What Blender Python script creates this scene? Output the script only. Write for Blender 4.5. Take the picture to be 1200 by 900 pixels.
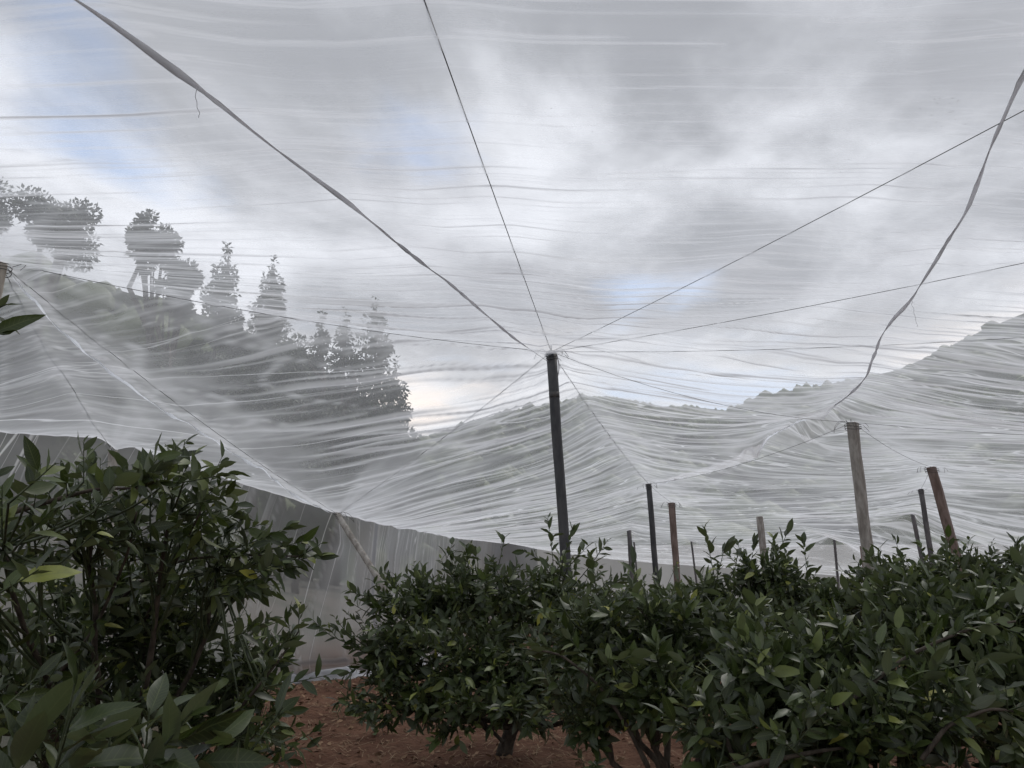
import bpy, math, random
import numpy as np
from mathutils import Vector, Matrix

random.seed(7)
RNG = np.random.default_rng(7)
for o in list(bpy.data.objects):
    bpy.data.objects.remove(o)
scene = bpy.context.scene
COL = scene.collection

# ------------------------------------------------------------------ camera
CAM_Z, PITCH, FPX = 1.6, math.radians(12.0), 901.0
cam_data = bpy.data.cameras.new('camera')
cam = bpy.data.objects.new('camera', cam_data)
COL.objects.link(cam)
cam.location = (0, 0, CAM_Z)
cam.rotation_euler = (math.radians(90) + PITCH, 0, 0)
cam_data.sensor_fit = 'HORIZONTAL'
cam_data.sensor_width = 36
cam_data.lens = 36 * FPX / 1200
cam_data.clip_start = 0.05
cam_data.clip_end = 3000
scene.camera = cam

# ------------------------------------------------------------------ light
SUN_EL, SUN_AZ = math.radians(48), math.radians(35)
world = bpy.data.worlds.new('World')
scene.world = world
world.use_nodes = True
wt = world.node_tree
for n in list(wt.nodes):
    wt.nodes.remove(n)


class G:
    """small node graph helper"""
    def __init__(s, tree):
        s.t = tree

    def n(s, kind, _props=None, **inp):
        nd = s.t.nodes.new(kind)
        for k, v in (_props or {}).items():
            setattr(nd, k, v)
        for k, v in inp.items():
            key = int(k[1:]) if k[0] == 'i' and k[1:].isdigit() else k.replace('_', ' ')
            sock = nd.inputs[key]
            if isinstance(v, bpy.types.NodeSocket):
                s.t.links.new(v, sock)
            else:
                sock.default_value = v
        return nd

    def math(s, op, a, b=0.0, c=None):
        nd = s.n('ShaderNodeMath', {'operation': op}, i0=a, i1=b)
        if c is not None:
            if isinstance(c, bpy.types.NodeSocket):
                s.t.links.new(c, nd.inputs[2])
            else:
                nd.inputs[2].default_value = c
        return nd.outputs[0]

    def mix(s, f, a, b):
        nd = s.n('ShaderNodeMix', {'data_type': 'RGBA'})
        for idx, v in ((0, f), (6, a), (7, b)):
            if isinstance(v, bpy.types.NodeSocket):
                s.t.links.new(v, nd.inputs[idx])
            else:
                nd.inputs[idx].default_value = v if idx == 0 or len(v) == 4 else (*v, 1)
        return nd.outputs[2]

    def rng(s, v, a, b, c=0.0, d=1.0, smooth=True):
        nd = s.n('ShaderNodeMapRange', {'interpolation_type': 'SMOOTHSTEP' if smooth else 'LINEAR'})
        s.t.links.new(v, nd.inputs[0])
        for i, q in zip((1, 2, 3, 4), (a, b, c, d)):
            nd.inputs[i].default_value = q
        return nd.outputs[0]


g = G(wt)
SKY_STRENGTH = 0.1
sky = g.n('ShaderNodeTexSky', {'sky_type': 'NISHITA', 'sun_disc': False, 'sun_elevation': SUN_EL,
                              'sun_rotation': SUN_AZ, 'altitude': 600, 'air_density': 1.0, 'dust_density': 1.0})
tc = g.n('ShaderNodeTexCoord')
sep = g.n('ShaderNodeSeparateXYZ', Vector=tc.outputs['Generated'])
zc = g.math('ADD', g.math('MAXIMUM', sep.outputs[2], 0.0), 0.22)
cx = g.math('DIVIDE', sep.outputs[0], zc)
cy = g.math('DIVIDE', sep.outputs[1], zc)
cvec = g.n('ShaderNodeCombineXYZ', X=cx, Y=cy, Z=0.0).outputs[0]
cv1 = g.n('ShaderNodeMapping', Vector=cvec, Location=(-3.87, -7.86, 0.4)).outputs[0]
big = g.n('ShaderNodeTexNoise', Vector=cv1, Scale=1.15, Detail=5.0, Roughness=0.5, Distortion=0.25).outputs[0]
cv2 = g.n('ShaderNodeMapping', Vector=cvec, Location=(6.37, 8.82, 1.4)).outputs[0]
mid = g.n('ShaderNodeTexNoise', Vector=cv2, Scale=1.5, Detail=6.0, Roughness=0.55, Distortion=0.3).outputs[0]
cover = g.math('MAXIMUM', g.rng(big, 0.25, 0.41), g.rng(sep.outputs[2], 0.02, 0.12, 1.0, 0.0))
dens = g.rng(mid, 0.36, 0.60)
cloud = g.mix(dens, (0.88, 0.905, 0.97), (0.315, 0.328, 0.36))
hor = g.rng(sep.outputs[2], 0.14, 0.31, 1.0, 0.0)          # cloud base thins low down all round the sky
cloud = g.mix(g.math('MULTIPLY', hor, 0.85), cloud, (0.94, 0.95, 0.98))
cv3 = g.n('ShaderNodeMapping', Vector=tc.outputs['Generated'], Scale=(2.2, 2.2, 9.0)).outputs[0]
low = g.n('ShaderNodeTexNoise', Vector=cv3, Scale=1.6, Detail=4.0, Roughness=0.5).outputs[0]
cloud = g.mix(g.math('MULTIPLY', hor, g.rng(low, 0.52, 0.64)), cloud, (1.15, 1.02, 0.92))
cloud = g.mix(g.math('MULTIPLY', hor, g.rng(low, 0.48, 0.36)), cloud, (0.60, 0.72, 0.92))
cs = g.n('ShaderNodeVectorMath', {'operation': 'SCALE'}, i0=cloud, Scale=1.0 / SKY_STRENGTH).outputs[0]
skyb = g.n('ShaderNodeVectorMath', {'operation': 'SCALE'}, i0=sky.outputs[0], Scale=1.7).outputs[0]
wcol = g.mix(cover, skyb, cs)
bg = g.n('ShaderNodeBackground', Color=wcol, Strength=SKY_STRENGTH)
wo = g.n('ShaderNodeOutputWorld', Surface=bg.outputs[0])

sun_d = bpy.data.lights.new('sun', 'SUN')
sun_d.energy = 1.1
sun_d.angle = math.radians(25)
sun_d.color = (1.0, 0.96, 0.9)
sun = bpy.data.objects.new('sun', sun_d)
COL.objects.link(sun)
sv = Vector((math.sin(SUN_AZ) * math.cos(SUN_EL), math.cos(SUN_AZ) * math.cos(SUN_EL), math.sin(SUN_EL)))
sun.rotation_euler = sv.to_track_quat('Z', 'Y').to_euler()
sun.location = (0, 0, 60)

scene.view_settings.view_transform = 'Standard'
scene.view_settings.look = 'None'
scene.view_settings.gamma = 1.0
scene.view_settings.use_curve_mapping = False
scene.view_settings.exposure = 0.07
scene.render.engine = 'CYCLES'
try:
    scene.cycles.transparent_max_bounces = 16
    scene.cycles.max_bounces = 6
except Exception:
    pass


# ------------------------------------------------------------------ helpers
def ray(px, py):
    r, u = (px - 600) / FPX, (450 - py) / FPX
    c, s = math.cos(PITCH), math.sin(PITCH)
    return np.array([r, c - u * s, s + u * c])


def at(px, py, y):
    d = ray(px, py)
    return np.array([0, 0, CAM_Z]) + d * (y / d[1])


def at_z(px, py, z):
    d = ray(px, py)
    return np.array([0, 0, CAM_Z]) + d * ((z - CAM_Z) / d[2])


def project(P):
    P = np.atleast_2d(P) - np.array([0, 0, CAM_Z])
    c, s = math.cos(PITCH), math.sin(PITCH)
    dep = P[:, 1] * c + P[:, 2] * s
    up = -P[:, 1] * s + P[:, 2] * c
    return 600 + FPX * P[:, 0] / dep, 450 - FPX * up / dep, dep


def _hash(ix, iy, seed):
    h = (ix.astype(np.int64) * 374761393 + iy.astype(np.int64) * 668265263 + seed * 974634541) & 0xFFFFFFFF
    h = ((h ^ (h >> 13)) * 1274126177) & 0xFFFFFFFF
    h = (h ^ (h >> 16)) & 0xFFFFFFFF
    return h / 2147483648.0 - 1.0


def vnoise(x, y, seed=0):
    x, y = np.broadcast_arrays(np.asarray(x, float), np.asarray(y, float))
    ix, iy = np.floor(x), np.floor(y)
    fx, fy = x - ix, y - iy
    fx = fx * fx * fx * (fx * (fx * 6 - 15) + 10)
    fy = fy * fy * fy * (fy * (fy * 6 - 15) + 10)
    a, b = _hash(ix, iy, seed), _hash(ix + 1, iy, seed)
    c, d = _hash(ix, iy + 1, seed), _hash(ix + 1, iy + 1, seed)
    return (a * (1 - fx) + b * fx) * (1 - fy) + (c * (1 - fx) + d * fx) * fy


def fbm(x, y, seed=0, octs=4):
    v, a = 0, 0.5
    for i in range(octs):
        v = v + a * vnoise(x * 2 ** i, y * 2 ** i, seed + i * 17)
        a *= 0.5
    return v


def tag(o, label=None, cat=None, group=None, kind=None):
    for k, v in (('label', label), ('category', cat), ('group', group), ('kind', kind)):
        if v:
            o[k] = v
    return o


def link(name, data, parent=None):
    o = bpy.data.objects.new(name, data)
    COL.objects.link(o)
    if parent is not None:
        o.parent = parent
        o.matrix_parent_inverse = parent.matrix_world.inverted() if False else Matrix.Translation(-Vector(parent.location))
    return o


def empty(name, loc):
    o = bpy.data.objects.new(name, None)
    o.location = loc
    o.empty_display_size = 0.2
    COL.objects.link(o)
    return o


def mesh(name, V, F, mat, parent=None, smooth=True, attrs=None):
    """V (n,3); F: list of index arrays (m,k) or python lists"""
    me = bpy.data.meshes.new(name)
    V = np.asarray(V, float)
    if isinstance(F, list) and len(F) and isinstance(F[0], np.ndarray) and F[0].ndim == 2:
        blocks = F
    elif isinstance(F, np.ndarray):
        blocks = [F]
    else:
        blocks = None
    if blocks is None:
        me.from_pydata(V.tolist(), [], F)
    else:
        loops = np.concatenate([b.ravel() for b in blocks])
        tot = np.concatenate([np.full(len(b), b.shape[1], dtype=np.int32) for b in blocks])
        start = np.concatenate([[0], np.cumsum(tot)[:-1]]).astype(np.int32)
        me.vertices.add(len(V))
        me.vertices.foreach_set('co', V.ravel().astype(np.float32))
        me.loops.add(len(loops))
        me.loops.foreach_set('vertex_index', loops.astype(np.int32))
        me.polygons.add(len(tot))
        me.polygons.foreach_set('loop_start', start)
        me.polygons.foreach_set('loop_total', tot)
    for k, v in (attrs or {}).items():
        a = me.attributes.new(k, 'FLOAT', 'POINT')
        a.data.foreach_set('value', np.asarray(v, np.float32))
    me.update(calc_edges=True)
    if smooth:
        me.polygons.foreach_set('use_smooth', np.ones(len(me.polygons), dtype=bool))
    me.materials.append(mat)
    o = bpy.data.objects.new(name, me)
    COL.objects.link(o)
    if parent is not None:
        o.parent = parent
        o.matrix_parent_inverse = Matrix.Translation(-Vector(parent.location))
    return o


class Buf:
    """collects geometry for one mesh"""
    def __init__(s):
        s.V, s.Q, s.T, s.A, s.n = [], [], [], [], 0

    def add(s, V, Q=None, T=None, a=0.0):
        V = np.asarray(V, float)
        if Q is not None and len(Q):
            s.Q.append(np.asarray(Q) + s.n)
        if T is not None and len(T):
            s.T.append(np.asarray(T) + s.n)
        s.V.append(V)
        s.A.append(np.broadcast_to(a, (len(V),)).astype(float))
        s.n += len(V)

    def tube(s, P, R, k=6, cap=True, a=0.0, wob=0.0, flat=None):
        P = np.asarray(P, float)
        n = len(P)
        R = np.broadcast_to(R, (n,)).astype(float)
        T = np.gradient(P, axis=0) if n > 1 else P
        T /= np.linalg.norm(T, axis=1)[:, None] + 1e-12
        ref = np.array([0, 0, 1.0])
        if abs(T[:, 2]).mean() > 0.8:
            ref = np.array([1.0, 0, 0])
        U = np.cross(T, ref)
        U /= np.linalg.norm(U, axis=1)[:, None] + 1e-12
        W = np.cross(T, U)
        ang = np.linspace(0, 2 * np.pi, k, endpoint=False)
        rr = R[:, None] * (1 + wob * RNG.normal(size=(n, k)))
        ca, sa = np.cos(ang)[None], np.sin(ang)[None]
        if flat is not None:                                  # twisted flat strip: (squash, twist angle per point)
            sq, tw = flat
            x0, y0 = rr * ca, rr * sa * sq
            c, q = np.cos(tw)[:, None], np.sin(tw)[:, None]
            xx, yy = x0 * c - y0 * q, x0 * q + y0 * c
        else:
            xx, yy = rr * ca, rr * sa
        V = P[:, None, :] + xx[..., None] * U[:, None, :] + yy[..., None] * W[:, None, :]
        V = V.reshape(-1, 3)
        i = np.arange(n - 1)[:, None] * k
        j = np.arange(k)[None]
        jn = (j + 1) % k
        Q = np.stack([i + j, i + jn, i + k + jn, i + k + j], -1).reshape(-1, 4)
        Tt = []
        if cap:
            V = np.vstack([V, P[:1], P[-1:]])
            c0, c1 = n * k, n * k + 1
            for q in range(k):
                Tt.append((c0, (q + 1) % k, q))
                Tt.append((c1, (n - 1) * k + q, (n - 1) * k + (q + 1) % k))
        s.add(V, Q, np.array(Tt, dtype=int) if Tt else None, a)

    def build(s, name, mat, parent=None, smooth=True, attr=None):
        F = []
        if s.Q:
            F.append(np.vstack(s.Q))
        if s.T:
            F.append(np.vstack(s.T))
        return mesh(name, np.vstack(s.V), F, mat, parent, smooth,
                    {attr: np.concatenate(s.A)} if attr else None)


# ------------------------------------------------------------------ materials
def new_mat(name):
    m = bpy.data.materials.new(name)
    m.use_nodes = True
    t = m.node_tree
    for n in list(t.nodes):
        t.nodes.remove(n)
    return m, G(t)


def out(gm, shader, disp=None):
    o = gm.n('ShaderNodeOutputMaterial')
    gm.t.links.new(shader, o.inputs[0])


def simple_mat(name, ca, cb, scale=6.0, rough=0.85, stretch=(1, 1, 1), bump=0.3, detail=5.0, spec=0.25):
    m, q = new_mat(name)
    t = q.n('ShaderNodeTexCoord').outputs['Object']
    mp = q.n('ShaderNodeMapping', Vector=t, Scale=stretch).outputs[0]
    nz = q.n('ShaderNodeTexNoise', Vector=mp, Scale=scale, Detail=detail, Roughness=0.62).outputs[0]
    f = q.rng(nz, 0.36, 0.64)
    c = q.mix(f, ca, cb)
    bp = q.n('ShaderNodeBump', Strength=bump, Distance=0.02, Height=nz)
    b = q.n('ShaderNodeBsdfPrincipled', Base_Color=c, Roughness=rough, Normal=bp.outputs[0])
    b.inputs['Specular IOR Level'].default_value = spec
    out(q, b.outputs[0])
    return m


def net_mat(name, a0, gather_gain, col=(0.95, 0.97, 1.0), dirt=(0.89, 0.90, 0.93), refl=0.08, line=1.0):
    """thin woven mesh: the shallower the line of sight, the more threads it crosses"""
    m, q = new_mat(name)
    geo = q.n('ShaderNodeNewGeometry')
    pos = geo.outputs['Position']
    mp = q.n('ShaderNodeMapping', Vector=pos, Scale=(1.1, 13.0, 6.0)).outputs[0]
    fine = q.n('ShaderNodeTexNoise', Vector=mp, Scale=2.0, Detail=4.0, Roughness=0.6, Distortion=0.6).outputs[0]
    bp = q.n('ShaderNodeBump', Strength=0.25, Distance=0.012, Height=fine).outputs[0]
    lw = q.n('ShaderNodeLayerWeight', Blend=0.5, Normal=bp)
    cosv = q.math('MULTIPLY_ADD', q.math('SUBTRACT', 1.0, lw.outputs['Facing']), 0.77, 0.23)
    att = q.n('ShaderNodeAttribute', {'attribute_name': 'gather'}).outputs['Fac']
    lay = q.math('MULTIPLY_ADD', att, gather_gain, 1.0)
    yw = q.n('ShaderNodeAttribute', {'attribute_name': 'across'}).outputs['Fac']
    xx_ = q.n('ShaderNodeAttribute', {'attribute_name': 'length'}).outputs['Fac']
    lfade = q.rng(yw, 5.0, 9.0, 0.12 if line > 1 and a0 < 0.2 else 1.0, 1.0)
    for (fx, fy, wd, gn, zz) in ((0.24, 1.9, 0.009, 1.3, 0.0), (0.45, 4.2, 0.012, 0.9, 7.0)):
        vv = q.n('ShaderNodeCombineXYZ', X=q.math('MULTIPLY', xx_, fx), Y=q.math('MULTIPLY', yw, fy), Z=zz).outputs[0]
        nn_ = q.n('ShaderNodeTexNoise', Vector=vv, Scale=1.0, Detail=2.0, Roughness=0.45, Distortion=0.15).outputs[0]
        rd = q.rng(q.math('ABSOLUTE', q.math('SUBTRACT', nn_, 0.5)), 0.0, wd, 1.0, 0.0)
        mk_ = q.rng(q.n('ShaderNodeTexNoise', Vector=vv, Scale=0.37, Detail=1.0).outputs[0], 0.45, 0.62)
        lay = q.math('MULTIPLY_ADD', q.math('MULTIPLY', rd, mk_), q.math('MULTIPLY', lfade, gn * line), lay)
    patch = q.n('ShaderNodeTexNoise', Vector=pos, Scale=0.7, Detail=5.0, Roughness=0.6).outputs[0]
    lay = q.math('MULTIPLY', lay, q.rng(patch, 0.3, 0.7, 0.85, 1.2))
    expo = q.math('DIVIDE', lay, cosv)
    alpha = q.math('SUBTRACT', 1.0, q.math('POWER', 1.0 - a0, expo))
    c = q.mix(q.rng(patch, 0.45, 0.75), col, dirt)
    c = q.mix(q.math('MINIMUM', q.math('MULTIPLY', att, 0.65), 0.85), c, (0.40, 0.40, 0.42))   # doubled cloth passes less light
    d1 = q.n('ShaderNodeBsdfDiffuse', Color=c, Normal=bp)
    t1 = q.n('ShaderNodeBsdfTranslucent', Color=c, Normal=bp)
    fib = q.n('ShaderNodeMixShader', i0=1 - refl, i1=d1.outputs[0], i2=t1.outputs[0])
    tr = q.n('ShaderNodeBsdfTransparent', Color=(1, 1, 1, 1))
    mx = q.n('ShaderNodeMixShader', i0=alpha, i1=tr.outputs[0], i2=fib.outputs[0])
    out(q, mx.outputs[0])
    return m


M_NET = net_mat('net_weave', 0.115, 8.0, line=3.4)
M_WALL = net_mat('net_weave_side', 0.30, 3.5, col=(0.86, 0.86, 0.86), dirt=(0.72, 0.70, 0.67), line=5.0)
M_HEM = net_mat('net_hem', 0.75, 1.0, line=0.0)
M_SEAM = net_mat('rolled_net_hem', 0.93, 0.0, line=0.0, col=(0.72, 0.72, 0.74), dirt=(0.50, 0.50, 0.51), refl=0.30)
M_WIRE = simple_mat('wire_steel', (0.05, 0.05, 0.055), (0.09, 0.085, 0.08), 40, 0.6)
M_POST_PALE = simple_mat('post_pale', (0.30, 0.27, 0.23), (0.45, 0.41, 0.35), 11, 0.9, (1, 1, 0.3), 0.5)
M_POST_DARK = simple_mat('post_wrapped', (0.025, 0.026, 0.03), (0.06, 0.06, 0.062), 9, 0.5, (1, 1, 0.35), spec=0.4)
M_POST_CONC = simple_mat('post_concrete', (0.20, 0.18, 0.16), (0.36, 0.34, 0.31), 11, 0.9, (1, 1, 0.3), 0.5)
M_POST_RUST = simple_mat('post_rusty', (0.125, 0.09, 0.075), (0.22, 0.165, 0.145), 12, 0.85, (1, 1, 0.25), 0.5)
M_POST_GREY = simple_mat('post_grey', (0.08, 0.078, 0.08), (0.14, 0.13, 0.13), 12, 0.8, (1, 1, 0.25), 0.4)
M_BARK = simple_mat('bark', (0.035, 0.028, 0.022), (0.085, 0.07, 0.055), 22, 0.9, (1, 1, 0.3), 0.6)
M_TWIG = simple_mat('green_twig', (0.03, 0.04, 0.02), (0.06, 0.075, 0.035), 22, 0.7)
M_STRAW = simple_mat('dry_straw', (0.17, 0.11, 0.065), (0.30, 0.22, 0.14), 9, 0.9)
M_DEAD = simple_mat('dead_leaves', (0.10, 0.055, 0.03), (0.24, 0.15, 0.09), 5, 0.85)
M_THREAD = simple_mat('thread', (0.3, 0.3, 0.3), (0.4, 0.4, 0.4), 20, 0.9)


def leaf_mat(name, stops, under, rough=0.40, translu=0.2):
    m, q = new_mat(name)
    tint = q.n('ShaderNodeAttribute', {'attribute_name': 'tint'}).outputs['Fac']
    cr = q.n('ShaderNodeValToRGB', Fac=tint)
    el = cr.color_ramp.elements
    for i, (p, c) in enumerate(stops):
        e = el[i] if i < 2 else el.new(p)
        e.position = p
        e.color = (*c, 1)
    pos = q.n('ShaderNodeNewGeometry')
    nz = q.n('ShaderNodeTexNoise', Vector=pos.outputs['Position'], Scale=28.0, Detail=3.0).outputs[0]
    c = q.mix(q.rng(nz, 0.35, 0.75, 0.0, 0.35), cr.outputs[0], (0.035, 0.05, 0.012))
    edge = q.n('ShaderNodeAttribute', {'attribute_name': 'edge'}).outputs['Fac']
    along = q.n('ShaderNodeAttribute', {'attribute_name': 'along'}).outputs['Fac']
    rib = q.rng(edge, 0.0, 0.10, 0.45, 0.0)
    vein = q.math('SINE', q.math('MULTIPLY', q.math('SUBTRACT', along, q.math('MULTIPLY', edge, 0.13)), 75.0))
    vein = q.rng(vein, 0.75, 1.0, 0.0, 0.22)
    c = q.mix(q.math('MAXIMUM', rib, vein), c, (0.13, 0.16, 0.06))
    c = q.mix(q.math('MULTIPLY', pos.outputs['Backfacing'], 0.6), c, under)
    b = q.n('ShaderNodeBsdfPrincipled', Base_Color=c, Roughness=rough)
    b.inputs['Specular IOR Level'].default_value = 0.4
    tl = q.n('ShaderNodeBsdfTranslucent', Color=q.mix(0.5, c, (0.10, 0.15, 0.015)))
    mx = q.n('ShaderNodeMixShader', i0=translu, i1=b.outputs[0], i2=tl.outputs[0])
    out(q, mx.outputs[0])
    return m


CITRUS = [(0.0, (0.012, 0.019, 0.007)), (1.0, (0.34, 0.32, 0.05)), (0.35, (0.028, 0.044, 0.014)),
          (0.70, (0.070, 0.098, 0.028)), (0.90, (0.16, 0.19, 0.06)), (0.96, (0.22, 0.25, 0.06))]
M_LEAF = leaf_mat('citrus_leaf', CITRUS, (0.12, 0.135, 0.09))
M_WOOD_LEAF = leaf_mat('woodland_leaf', [(0.0, (0.010, 0.016, 0.010)), (1.0, (0.045, 0.06, 0.03)),
                                        (0.5, (0.02, 0.03, 0.016))], (0.03, 0.04, 0.025), 0.6, 0.05)


# ------------------------------------------------------------------ terrain
def ground_z(x, y):
    x, y = np.asarray(x, float), np.asarray(y, float)
    dwn = -0.075 * np.clip(y - 9.5, 0, 32)
    wl = wall_x(y)
    outd = np.clip(wl - x - 0.3, 0, 40)
    bank = 1.15 * np.clip(outd / 3.0, 0, 1) ** 1.2 + 0.16 * np.clip(outd - 3, 0, 30)
    bank = bank * np.clip((y + 4) / 8, 0, 1) * np.clip((60 - y) / 20, 0, 1)
    near = 0.05 * fbm(x * 0.7, y * 0.7, 3) + 0.03 * fbm(x * 2.9, y * 2.9, 9)
    return dwn + bank + near


WALL_PTS = np.array([(-16.0, -8.0), (-9.5, 3.5), (-5.46, 8.2), (-4.65, 9.0), (-3.6, 9.97), (-2.5, 11.0), (-2.05, 13.0),
                     (-1.5, 20.0), (0.6, 34.0), (1.2, 38.0)])
WALL_TOP = np.array([3.2, 3.0, 2.80, 2.84, 2.44, 2.07, 1.95, 1.84, 1.70, 1.66])


def wall_x(y):
    return np.interp(y, WALL_PTS[:, 1], WALL_PTS[:, 0])


def wall_top(y):
    return np.interp(y, WALL_PTS[:, 1], WALL_TOP)


def soil_mat():
    m, q = new_mat('red_soil')
    p = q.n('ShaderNodeNewGeometry').outputs['Position']
    n1 = q.n('ShaderNodeTexNoise', Vector=p, Scale=1.3, Detail=6.0, Roughness=0.6).outputs[0]
    n2 = q.n('ShaderNodeTexNoise', Vector=p, Scale=24.0, Detail=6.0, Roughness=0.65).outputs[0]
    c = q.mix(q.rng(n1, 0.35, 0.65), (0.085, 0.042, 0.027), (0.15, 0.080, 0.052))
    c = q.mix(q.rng(n2, 0.45, 0.75), c, (0.06, 0.028, 0.018))
    sp = q.n('ShaderNodeSeparateXYZ', Vector=p)
    far = q.rng(sp.outputs[1], 26.0, 40.0)
    gn = q.n('ShaderNodeTexNoise', Vector=p, Scale=0.35, Detail=5.0, Roughness=0.6).outputs[0]
    c = q.mix(q.math('MULTIPLY', far, 0.8), c, q.mix(q.rng(gn, 0.4, 0.6), (0.30, 0.25, 0.19), (0.12, 0.13, 0.06)))
    lf = q.rng(sp.outputs[0], -2.5, -3.6)
    c = q.mix(lf, c, q.mix(q.rng(gn, 0.4, 0.62), (0.15, 0.135, 0.12), (0.08, 0.085, 0.065)))
    hh = q.math('ADD', q.math('MULTIPLY', n1, 0.6), q.math('MULTIPLY', n2, 0.5))
    bp = q.n('ShaderNodeBump', Strength=0.9, Distance=0.05, Height=hh)
    b = q.n('ShaderNodeBsdfPrincipled', Base_Color=c, Roughness=0.95, Normal=bp.outputs[0])
    b.inputs['Specular IOR Level'].default_value = 0.1
    out(q, b.outputs[0])
    return m


M_SOIL = soil_mat()


def grid_mesh(name, xs, ys, zf, mat, parent=None):
    X, Y = np.meshgrid(xs, ys)
    Z = zf(X, Y)
    V = np.stack([X, Y, Z], -1).reshape(-1, 3)
    nx = len(xs)
    i = np.arange(len(ys) - 1)[:, None] * nx
    j = np.arange(nx - 1)[None]
    Q = np.stack([i + j, i + j + 1, i + nx + j + 1, i + nx + j], -1).reshape(-1, 4)
    return mesh(name, V, Q, mat, parent)


def axis(a, b, fine0, fine1, df, grow=1.25):
    mid_ = list(np.arange(fine0, fine1, df))
    l, r = [], []
    s, x = df, fine0
    while x > a:
        s *= grow
        x -= s
        l.append(x)
    s, x = df, mid_[-1]
    while x < b:
        s *= grow
        x += s
        r.append(x)
    return np.array(l[::-1] + mid_ + r)


gr = grid_mesh('ground', axis(-900, 900, -7, 8, 0.09), axis(-300, 1500, 2.0, 16, 0.09), ground_z, M_SOIL)
tag(gr, kind='structure')

# hills seen through the net: ridge outline at its own distance, slopes running down towards the orchard
M_HILL = simple_mat('wooded_hill', (0.014, 0.02, 0.012), (0.035, 0.042, 0.024), 0.05, 0.95, bump=0.6)


def make_hill(name, ridge_px, dist, foot, seed, jitter=1.2):
    ridge_px = np.array(ridge_px, float)
    px = np.linspace(ridge_px[0, 0], ridge_px[-1, 0], 150)
    py = np.interp(px, ridge_px[:, 0], ridge_px[:, 1])
    R = np.array([at(a, b, dist) for a, b in zip(px, py)])
    ts = np.concatenate([np.linspace(0, 1, 26), 1 + np.linspace(0.06, 1.0, 8)])
    rows = []
    for t in ts:
        yy = foot + (dist - foot) * t
        base = -4.0
        prof = 0.12 * t + 0.88 * t ** 1.7 if t <= 1 else max(0.0, 1 - (t - 1) ** 1.3)
        z = base + (R[:, 2] - base) * prof
        x = R[:, 0] * (0.86 + 0.14 * t)
        z = z + jitter * fbm(x * 0.05, np.full_like(x, yy * 0.05), seed) * min(1, t * 1.5) * (0.15 if 0.96 < t < 1.1 else 1)
        rows.append(np.stack([x, np.full_like(x, yy), z], -1))
    V = np.array(rows)
    n, k = V.shape[:2]
    i = np.arange(n - 1)[:, None] * k
    j = np.arange(k - 1)[None]
    Q = np.stack([i + j, i + j + 1, i + k + j + 1, i + k + j], -1).reshape(-1, 4)
    o = mesh(name, V.reshape(-1, 3), Q, M_HILL)
    tag(o, kind='structure')
    return V


HILL_MID = make_hill('hill', [(380, 560), (470, 522), (540, 499), (560, 492), (600, 481), (650, 473), (680, 467),
                              (710, 464), (735, 468), (760, 477), (800, 476), (850, 481), (900, 488), (1000, 500),
                              (1100, 512)], 420, 70, 3)
HILL_RIGHT = make_hill('hill', [(800, 500), (860, 479), (885, 466), (920, 459), (960, 452), (1010, 443), (1050, 434),
                                (1085, 419), (1100, 412), (1150, 388), (1200, 367), (1300, 335), (1500, 300),
                                (1900, 270)], 300, 60, 5)
HILL_LEFT = make_hill('hill', [(-500, 200), (-100, 285), (0, 305), (100, 330), (200, 356), (300, 392), (350, 415), (400, 448), (450, 498), (485, 525), (520, 540), (560, 552)], 62, 30, 8)


def hill_forest(name, V, n, label, size, seed):
    V = V.copy()
    V[..., 2] -= size * 0.34
    rg = np.random.default_rng(seed)
    b = Buf()
    rows, cols = V.shape[:2]
    for k in range(n):
        crest = rg.random() < 0.6
        r = rg.uniform(23, 26) if crest else rg.uniform(3, 25)
        c = rg.uniform(0, cols - 1.01)
        p = V[int(r), int(c)] * (1 - c % 1) + V[int(r), int(c) + 1] * (c % 1)
        p = p * (1 - r % 1) + (V[int(r) + 1, int(c)] * (1 - c % 1) + V[int(r) + 1, int(c) + 1] * (c % 1)) * (r % 1)
        h = size * rg.uniform(0.35, 1.0) ** 1.3
        if crest and rg.random() < 0.93:
            h *= 0.62
        w = h * rg.uniform(0.45, 0.8)
        conif = rg.random() < 0.35
        levels = [0, 0.15, 0.4, 0.65, 0.85, 1.0]
        wid = [0.25, 1.0, 0.75, 0.5, 0.26, 0.02] if conif else [0.3, 0.85, 1.0, 0.85, 0.5, 0.05]
        P = np.array([[p[0], p[1], p[2] - 0.6 + (h + 0.5) * l] for l in levels])
        b.tube(P, np.array(wid) * w, 6, cap=False, a=rg.random(), wob=0.22)
    o = b.build(name, M_WOOD_LEAF, None, smooth=False, attr='tint')
    tag(o, label, 'forest', kind='stuff')


hill_forest('forest', HILL_MID, 3000, 'dense dark woods covering the far middle hill', 7.0, 21)
hill_forest('forest', HILL_RIGHT, 3000, 'dense dark woods covering the steep hill that climbs highest', 5.5, 22)

hill_forest('forest', HILL_LEFT, 900, 'dark scrub and trees covering the slope behind the side net', 3.2, 23)


# ------------------------------------------------------------------ posts
POSTS = {}


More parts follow.
